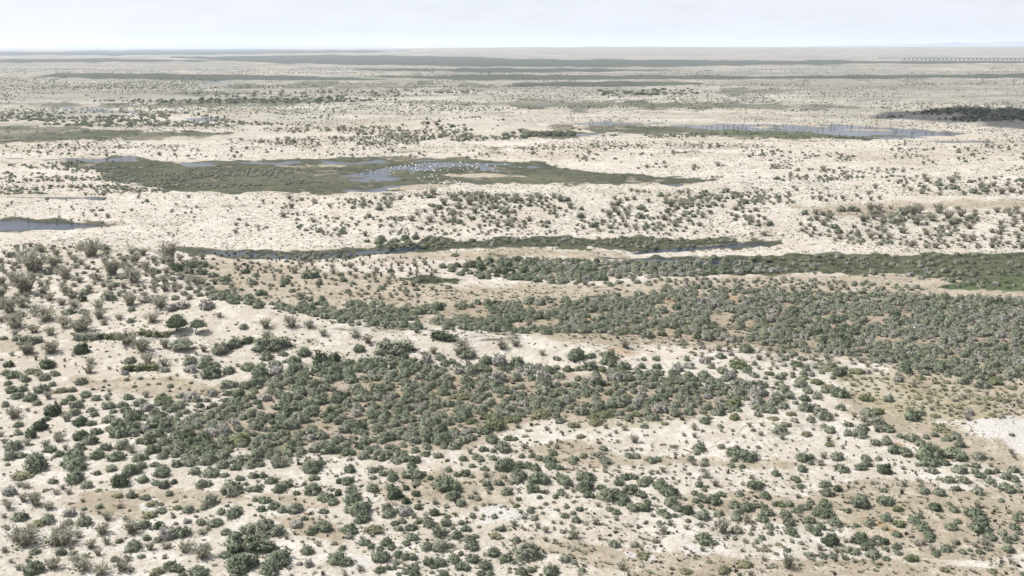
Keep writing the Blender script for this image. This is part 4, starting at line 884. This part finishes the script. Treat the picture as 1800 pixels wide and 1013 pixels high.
EXACT = [  # the shrubs that a mark names: pixel x, foot y, label
 (436,980,'big dark green shrub, back dome of the three-domed clump on sand'),(487,995,'green shrub forming the right dome of the three-domed clump'),(422,1007,'green shrub forming the front dome of the three-domed clump'),
 (458,943,'large grey green shrub, middle dome of the long domed mound'),(1117,781,'dead grey bush with bare forked twigs on white sand'),(1384,751,'bright yellow green tuft beside a pale tuft near the track'),
 (1330,700,'large silver grey mound of twigs beside the green thicket edge'),(1297,805,'broad dark shrub, upper half of the low double-domed shrub'),(1318,812,'broad dark shrub, lower half of the low double-domed shrub'),
 (1647,900,'round very dark green shrub standing alone beside the faint track'),(1312,999,'yellow green bush on the tan track at the lower edge'),(1386,1002,'upright dead grey bush on the tan track'),
 (870,759,'wide yellow green mat of growth at the thicket edge'),(1066,735,'dark olive green mat at the lower edge of the thicket'),(967,824,'ball-shaped green shrub alone in a sandy gap'),
 (205,857,'broad very dark green shrub right of the mud hollow track'),(34,967,'broad twiggy grey bush on bare sand at the dune'),(705,605,'large rounded green shrub alone on the bare dune crest'),
 (1012,635,'dark grey green shrub standing at the end of the bare dune'),(1610,741,'lone flat dark shrub on bare tan soil'),(1525,706,'fresh green low shrub on a tan slope'),(1295,716,'olive green rounded shrub beside the silver mound'),
 (694,878,'flat very dark green mat on pale sandy soil'),(1273,941,'tall dark twiggy bush rising above its neighbours'),(562,645,'vivid dark green dome at the dune foot, left part'),(584,639,'vivid dark green dome at the dune foot, right part'),
 (78,650,'dark green dome on pale sand beside a yellow bush'),(211,792,'pale grey green dome at the left edge of thicket'),(100,779,'dry grey mound alone on a strip of sand'),(772,708,'lone dark dry bush in a sandy gap of thicket'),
 (885,797,'domed green shrub beside a sandy gap at thicket end'),(1240,959,'crooked dark shrub on white sand at the gully lip'),
]
for r in single: r['label'] = None
for (x, y, lab) in EXACT:
    c = [r for r in single if r['label'] is None and r['read']]
    r = min(c, key=lambda r: (r['px'] - x) ** 2 + (r['py'] - y) ** 2)
    if (r['px'] - x) ** 2 + (r['py'] - y) ** 2 < 12 ** 2: r['label'] = lab
COLOURW = {'G': 'dark green rounded shrub', 'g': 'green rounded shrub', 'm': 'pale grey-green shrub', 'b': 'olive green shrub', 'y': 'yellow-green shrub', 'k': 'flat pale green mat',
           's': 'silver grey shrub', 'd': 'dry grey bush', 'D': 'dry grey bush', 'e': 'dark dead stub'}
ORD = ['', 'second', 'third', 'fourth', 'fifth', 'sixth', 'seventh', 'eighth', 'ninth', 'tenth', 'eleventh', 'twelfth', 'thirteenth', 'fourteenth', 'fifteenth', 'sixteenth', 'seventeenth', 'eighteenth', 'nineteenth', 'twentieth']
buckets = {}
for r in single:
    if r['label']: continue
    mx = min(MARKS, key=lambda m: (m[0] - r['px']) ** 2 + (1.6 * (m[1] - r['py'])) ** 2)
    dx, dy = r['px'] - mx[0], 1.6 * (r['py'] - mx[1])
    side = ['right of', 'front-right of', 'in front of', 'front-left of', 'left of', 'behind-left of', 'behind', 'behind-right of'][int(round(math.atan2(dy, dx) / (math.pi / 4))) % 8]
    size = 'large' if r['pw'] > 26 else ('small' if r['pw'] < 15 else '')
    buckets.setdefault((size, COLOURW[r['t']], side, mx[2]), []).append((math.hypot(dx, dy), r))
for (size, colr, side, mk), L in buckets.items():
    L.sort(key=lambda q: q[0])
    for i, (_, r) in enumerate(L):
        o = ('nearest' if len(L) > 1 else '') if i == 0 else (ORD[i] if i < len(ORD) else 'outermost')
        r['label'] = ' '.join(w for w in (o, size, colr, side, mk) if w)

def link(name, data, parent=None):
    o = bpy.data.objects.new(name, data); COL.objects.link(o)
    if parent is not None: o.parent = parent
    return o
def fol_of(r):
    t = r['t']
    return FOL['d' if t == 'D' else ('y' if t == 'k' else t)][r['v']]
def stm_of(r): return STM['d'][r['v']] if r['t'] in 'dD' else STM['shrub']
for r in sorted(single, key=lambda r: r['py']):
    sc = (r['w'] * 1.15, r['w'] * (1.15 if r['v'] < 4 or r['t'] in 'dDe' else 1.05), r['h'] * 1.5 if r['t'] not in 'dDe' else r['h'] * 1.3)
    if r['t'] == 'e':
        root = link('dead_stub', STUB[r['v'] % 4])
    else:
        root = link(r['kind'], None); root.empty_display_size = .3
        link('foliage', fol_of(r), root); link('branches' if r['t'] in 'dD' else 'stems', stm_of(r), root)
    root.location = (r['x'], r['y'], r['z'] - .03 * r['w']); root.rotation_euler = (0, 0, r['rot']); root.scale = sc
    root['label'] = r['label']; root['category'] = CATEGORY[r['kind']]; root['group'] = GROUP[r['kind']]

# ---- three small trees with bare stems
def small_tree(r, name, label, ch, cw, stem, flat, t, lean):
    rs = random.Random(int(r['px']))
    root = link(name, None); root['label'] = label; root['category'] = 'tree'
    root.location = (r['x'], r['y'] - r['w'] * .4, r['z'] - .05)
    V, F = [], []
    stem_geo(V, F, (0, 0, -.1), (lean * .4, 0, stem * .6), .10, .08); stem_geo(V, F, (lean * .4, 0, stem * .6), (lean, .05, stem + ch * .3), .08, .05)
    for k in range(5):
        th = k * 1.26 + .3; stem_geo(V, F, (lean * .7, 0, stem * .8), (lean + math.cos(th) * cw * .33, math.sin(th) * cw * .33, stem + ch * .45), .05, .02)
    link('trunk', tri_mesh('trunk', V, F, WOOD['dark']), root)
    lob = [(math.cos(k * 1.57 + .4) * .2, math.sin(k * 1.57 + .4) * .2, .06 * (k % 2), .29, .36) for k in range(4)] + [(0, 0, .12, .3, .42)]
    V, F = foliage_geo(rs, lob, 900, .075, True)
    # the underside closes a little below the widest ring
    V = [((x * cw) + lean, y * cw, stem + z * ch * 2.0 - (ch * .16 * max(0, 1 - 6 * (x * x + y * y)) if z < .06 else 0)) for x, y, z in V]
    link('crown', tri_mesh('crown', V, F, LEAF[t]), root)
for r in trees:
    if r['t'] == 'T': small_tree(r, 'small_tree', 'dark rounded tree on a thin bare stem on the dune slope', 1.75, r['w'] * 1.2, .75, False, 'G', .05)
    elif r['t'] == 't': small_tree(r, 'small_tree', 'pale green leaning tree just right of the dark rounded tree', 1.1, r['w'] * 1.15, .85, True, 'g', .5)
    else: small_tree(r, 'small_tree', 'low flat-topped pale tree on a short forked stem', 1.0, r['w'] * 1.25, .6, True, 'm', .1)

# ---- everything past the limit: one object per sort of growth, its plants placed by nodes
def scatter(name, label, pts, meshes):
    """pts rows: x y z sx sz rot index"""
    m = bpy.data.meshes.new(name); n = len(pts); P = np.array(pts, float)
    m.vertices.add(n); m.vertices.foreach_set('co', P[:, :3].astype(np.float32).ravel())
    at = m.attributes.new('size', 'FLOAT_VECTOR', 'POINT'); at.data.foreach_set('vector', np.stack([P[:, 3], P[:, 3], P[:, 4]], 1).astype(np.float32).ravel())
    at = m.attributes.new('turn', 'FLOAT_VECTOR', 'POINT'); at.data.foreach_set('vector', np.stack([P[:, 5] * 0, P[:, 5] * 0, P[:, 5]], 1).astype(np.float32).ravel())
    at = m.attributes.new('sort', 'INT', 'POINT'); at.data.foreach_set('value', P[:, 6].astype(np.int32))
    o = link(name, m); o['kind'] = 'stuff'; o['label'] = label
    ng = bpy.data.node_groups.new(name, 'GeometryNodeTree')
    ng.interface.new_socket('Geometry', in_out='INPUT', socket_type='NodeSocketGeometry'); ng.interface.new_socket('Geometry', in_out='OUTPUT', socket_type='NodeSocketGeometry')
    N, L = ng.nodes, ng.links
    gi = N.new('NodeGroupInput'); go = N.new('NodeGroupOutput')
    iop = N.new('GeometryNodeInstanceOnPoints'); j = N.new('GeometryNodeGeometryToInstance')
    for me_ in reversed(meshes):                     # join order: last linked comes first
        src = bpy.data.objects.new('plant', me_)
        oi = N.new('GeometryNodeObjectInfo'); oi.inputs['Object'].default_value = src; oi.transform_space = 'ORIGINAL'
        oi.inputs['As Instance'].default_value = False
        L.new(oi.outputs['Geometry'], j.inputs[0])
    def named(nm, ty):
        q = N.new('GeometryNodeInputNamedAttribute'); q.data_type = ty; q.inputs[0].default_value = nm; return q.outputs[0]
    L.new(gi.outputs[0], iop.inputs['Points']); L.new(j.outputs[0], iop.inputs['Instance'])
    iop.inputs['Pick Instance'].default_value = True
    L.new(named('sort', 'INT'), iop.inputs['Instance Index'])
    L.new(named('turn', 'FLOAT_VECTOR'), iop.inputs['Rotation']); L.new(named('size', 'FLOAT_VECTOR'), iop.inputs['Scale'])
    L.new(iop.outputs[0], go.inputs[0])
    md = o.modifiers.new('growth', 'NODES'); md.node_group = ng
    return o
def join_mesh(a, b):
    V = [tuple(v.co) for v in a.vertices] + [tuple(v.co) for v in b.vertices]; k = len(a.vertices)
    m = bpy.data.meshes.new('dry_bush')
    m.from_pydata(V, [], [tuple(p.vertices) for p in a.polygons] + [tuple(i + k for i in p.vertices) for p in b.polygons])
    m.materials.append(a.materials[0]); m.materials.append(b.materials[0])
    mi = np.zeros(len(m.polygons), np.int32); mi[len(a.polygons):] = 1; m.polygons.foreach_set('material_index', mi)
    return m
DRY = [join_mesh(a, b) for a, b in zip(STM['d'], FOL['d'])]
def rows(rr, base, nv):
    out = []
    for r in rr:
        k = 1.5 if r['t'] not in 'dDe' else 1.3
        out.append((r['x'], r['y'], r['z'] - .03 * r['w'], r['w'] * 1.15, r['h'] * k, r['rot'], base[r['t']] + r['v'] % nv))
    return out
sel = lambda ts, far=None: [r for r in rest if r['t'] in ts and (far is None or (r['y'] > 560) == far)]
order = 'Ggmsby'
base = {t: i * 4 for i, t in enumerate(order)}; base['k'] = base['y']
scatter('shrub_thicket', 'close cover of rounded grey green shrubs over the sand', rows(sel('Ggmsbyk', False), base, 4), [FOL[t][v] for t in order for v in range(4)])
scatter('far_scrub', 'scattered dark shrubs over the far plain', rows(sel('Ggmsbyk', True), base, 4), [FOL[t][v] for t in order for v in range(4)])
bd = {'d': 0, 'D': 0, 'e': 6}
scatter('dry_brush', 'grey twiggy brush scattered over the dunes', rows(sel('dDe'), bd, 4), DRY + STUB)
pts = []
for P, n, (wa, wb) in TUFTS:
    x, y = sample(P, n)
    # tufts gather in loose drifts
    keep = np.where(y > 345, fbm(x / 60.0, y / 16.0, 77, 3), fbm(x / 150.0, y / 7.0, 55, 4)) + rng.random(n) * .36 > .59
    keep &= ~(bare(x, y) & (rng.random(n) > .15))
    x, y = x[keep], y[keep]
    a, b, c_ = ground_hit(x, y)
    wet_ = height(a, b)[1]
    w = wa + (wb - wa) * rng.random(len(x)) ** 2
    for i in range(len(x)):
        if wet_[i] > .5: continue
        pts.append((a[i], b[i], c_[i], w[i] * 1.3, w[i] * .75, rng.random() * 6.28, int(rng.integers(6))))
scatter('sand_tufts', 'small dry tufts dotted over the pale sand', pts, TUFT)

REED = []
for v in range(3):
    rs = random.Random(700 + v); V, F = [], []
    for k_ in range(22):
        th = rs.random() * 6.283; r = .42 * rs.random() ** .6; L = .5 + .5 * rs.random(); ln = .25 * rs.random()
        a_ = (math.cos(th) * r, math.sin(th) * r, -.05); k = len(V); s = (-math.sin(th * 3) * .09, math.cos(th * 3) * .09, 0)
        V += [(a_[0]-s[0], a_[1]-s[1], a_[2]), (a_[0]+s[0], a_[1]+s[1], a_[2]), (a_[0]+math.cos(th*2)*ln, a_[1]+math.sin(th*2)*ln, L)]; F.append((k, k+1, k+2))
    REED.append(tri_mesh('reed_clump', V, F, [LEAF['G'], LEAF['g'], LEAF['b']][v]))
pts = []
for P, n in zip(MARSH[:6], (800, 700, 1100, 400, 400, 60)):
    x, y = sample(P, n); keep = fbm(x / 40.0, y / 9.0, 88, 4) + .3 * rng.random(len(x)) > .58; x, y = x[keep], y[keep]
    a, b = px_ground(x, y, 0.0); c_, we = height(a, b)[:2]; wat = union(x, y, WATER, 5, 5, 300)
    for i in range(len(x)):
        if we[i] < .6 or wat[i] > .12: continue
        w = (.35 + .6 * rng.random()) * (1.0 if y[i] > 300 else 1.3)
        pts.append((a[i], b[i], max(c_[i], WATER_Z) - .05, w * 1.6, w * .7, rng.random() * 6.28, int(rng.integers(3))))
scatter('marsh_reeds', 'low green reeds and sedge growing on the wet marsh flats', pts, REED)

# ---- the white birds on the lake
bm_, nt, out = new_mat('white_plumage'); g = NT(nt)
bs = g.n('ShaderNodeBsdfPrincipled', Roughness=.7); bs.inputs['Base Color'].default_value = (.82, .82, .80, 1); g.l(bs.outputs[0], out.inputs[0])
def bird_mesh():
    V, F = [], []
    ring = [(-.36, .02, .34), (-.24, .09, .36), (0, .17, .40), (.20, .14, .44), (.30, .07, .52), (.34, .045, .64), (.40, .04, .72), (.47, .055, .76), (.53, .03, .75), (.64, .008, .72)]
    for (x, r, z) in ring:
        for i in range(6):
            t = i * 1.0472; V.append((x, r * math.cos(t), z + r * .85 * math.sin(t)))
    for k in range(len(ring) - 1):
        for i in range(6):
            j = (i + 1) % 6; F.append((k * 6 + i, k * 6 + j, k * 6 + 6 + j, k * 6 + 6 + i))
    F.append(tuple(range(5, -1, -1))); F.append(tuple(range(len(V) - 6, len(V))))
    for s in (-.06, .06): stem_geo(V, F, (.02, s, .32), (.03, s, -.02), .014, .012)
    return tri_mesh('water_bird', V, F, bm_)
BIRD = bird_mesh()
bx, by = [], []
for P, n in (([(630,296),(720,290),(800,284),(880,288),(930,296),(900,302),(800,300),(760,304),(690,308),(640,304)], 92), ([(690,290),(820,284),(840,298),(740,306)], 40), ([(740,320),(830,321),(820,326),(750,325)], 26), ([(720,308),(790,306),(800,320),(740,320)], 18)):
    x, y = sample(P, n); bx += list(x); by += list(y)
gx2, gy2 = px_ground(np.array(bx), np.array(by), -.1)
gz2 = np.maximum(height(gx2, gy2)[0] * .0 + WATER_Z, WATER_Z)
for i in range(len(bx)):
    o = link('water_bird', BIRD)
    k = .7 + .35 * rng.random()
    o.location = (gx2[i], gy2[i], gz2[i]); o.rotation_euler = (0, 0, rng.random() * 6.28); o.scale = (k, k, k)
    o['label'] = 'white water bird standing in the shallows of the wide marsh lake'; o['category'] = 'bird'; o['group'] = 'white birds flocking on the marsh lake'

# ---- the long viaduct at the far right
vm, nt, out = new_mat('concrete'); g = NT(nt)
bs = g.n('ShaderNodeBsdfPrincipled', Roughness=.85); tc = g.n('ShaderNodeTexCoord').outputs['Object']
g.l(g.mix(g.ramp(g.noise(tc, .3, 4), .35, .65), (.42, .41, .40), (.50, .49, .47)), bs.inputs['Base Color']); g.l(bs.outputs[0], out.inputs[0])
def box(V, F, a, b):
    k = len(V)
    V += [(x, y, z) for z in (a[2], b[2]) for y in (a[1], b[1]) for x in (a[0], b[0])]
    F += [(k, k+2, k+3, k+1), (k+4, k+5, k+7, k+6), (k, k+1, k+5, k+4), (k+2, k+6, k+7, k+3), (k, k+4, k+6, k+2), (k+1, k+3, k+7, k+5)]
via = link('viaduct', None); via['label'] = 'long low concrete viaduct on many piers crossing the far plain'; via['category'] = 'viaduct'
VX, VY = [float(v) for v in px_ground(1590, 105.5)]
VL = 760.0
via.location = (VX, VY, 0); via.rotation_euler = (0, 0, math.radians(-1.2))
V, F = [], []; box(V, F, (-90, -5, 5.0), (VL, 5, 6.4)); link('deck', tri_mesh('deck', V, F, vm), via)
for yy in (-5.3, 5.0):
    V, F = [], []; box(V, F, (-90, yy, 6.4), (VL, yy + .3, 7.2)); link('parapet', tri_mesh('parapet', V, F, vm), via)
V, F = [], []; box(V, F, (-1.5, -3.4, -1), (1.5, 3.4, 4.4)); box(V, F, (-1.9, -4.4, 4.4), (1.9, 4.4, 4.98)); pier = tri_mesh('pier', V, F, vm)
for k in range(int(VL / 14)):
    o = link('pier', pier, via); o.location = (k * 14.0, 0, 0)

# ---- the cloud over the dark hill (above the frame; its shade falls on the hill)
cm, nt, out = new_mat('cloud_white'); g = NT(nt)
bs = g.n('ShaderNodeBsdfDiffuse'); bs.inputs[0].default_value = (.85, .85, .86, 1); g.l(bs.outputs[0], out.inputs[0])
def cloud(cx, cy, alt, rx_, ry_, n, seed):
    rs = random.Random(seed); V, F = [], []
    for k in range(n):
        th = rs.random() * 6.283; q = math.sqrt(rs.random()) * .85
        px, py = math.cos(th) * q * rx_, math.sin(th) * q * ry_; r = (.22 + .16 * rs.random()) * min(rx_, ry_)
        b = len(V)
        for j in range(7):
            ph = -math.pi / 2 + math.pi * j / 6
            for i in range(10):
                t = i / 10 * 6.283; kk = r * (.85 + .3 * rs.random())
                V.append((px + math.cos(t) * math.cos(ph) * kk, py + math.sin(t) * math.cos(ph) * kk, math.sin(ph) * kk * (.55 if ph > 0 else .22)))
        for j in range(6):
            for i in range(10):
                F.append((b + j * 10 + i, b + j * 10 + (i + 1) % 10, b + j * 10 + 10 + (i + 1) % 10, b + j * 10 + 10 + i))
    m = tri_mesh('cloud', V, F, cm); m.polygons.foreach_set('use_smooth', np.ones(len(m.polygons), bool))
    o = link('cloud', m); o.location = (cx + SUN_VEC.x / SUN_VEC.z * alt, cy + SUN_VEC.y / SUN_VEC.z * alt, alt); o['kind'] = 'structure'
sx_, sy_ = px_ground(1700, 201, 3)
cloud(float(sx_) + 55, float(sy_) - 5, 620, 110, 90, 64, 3)
print('plants', len(recs), 'single', len(single), 'tufts', len(pts))
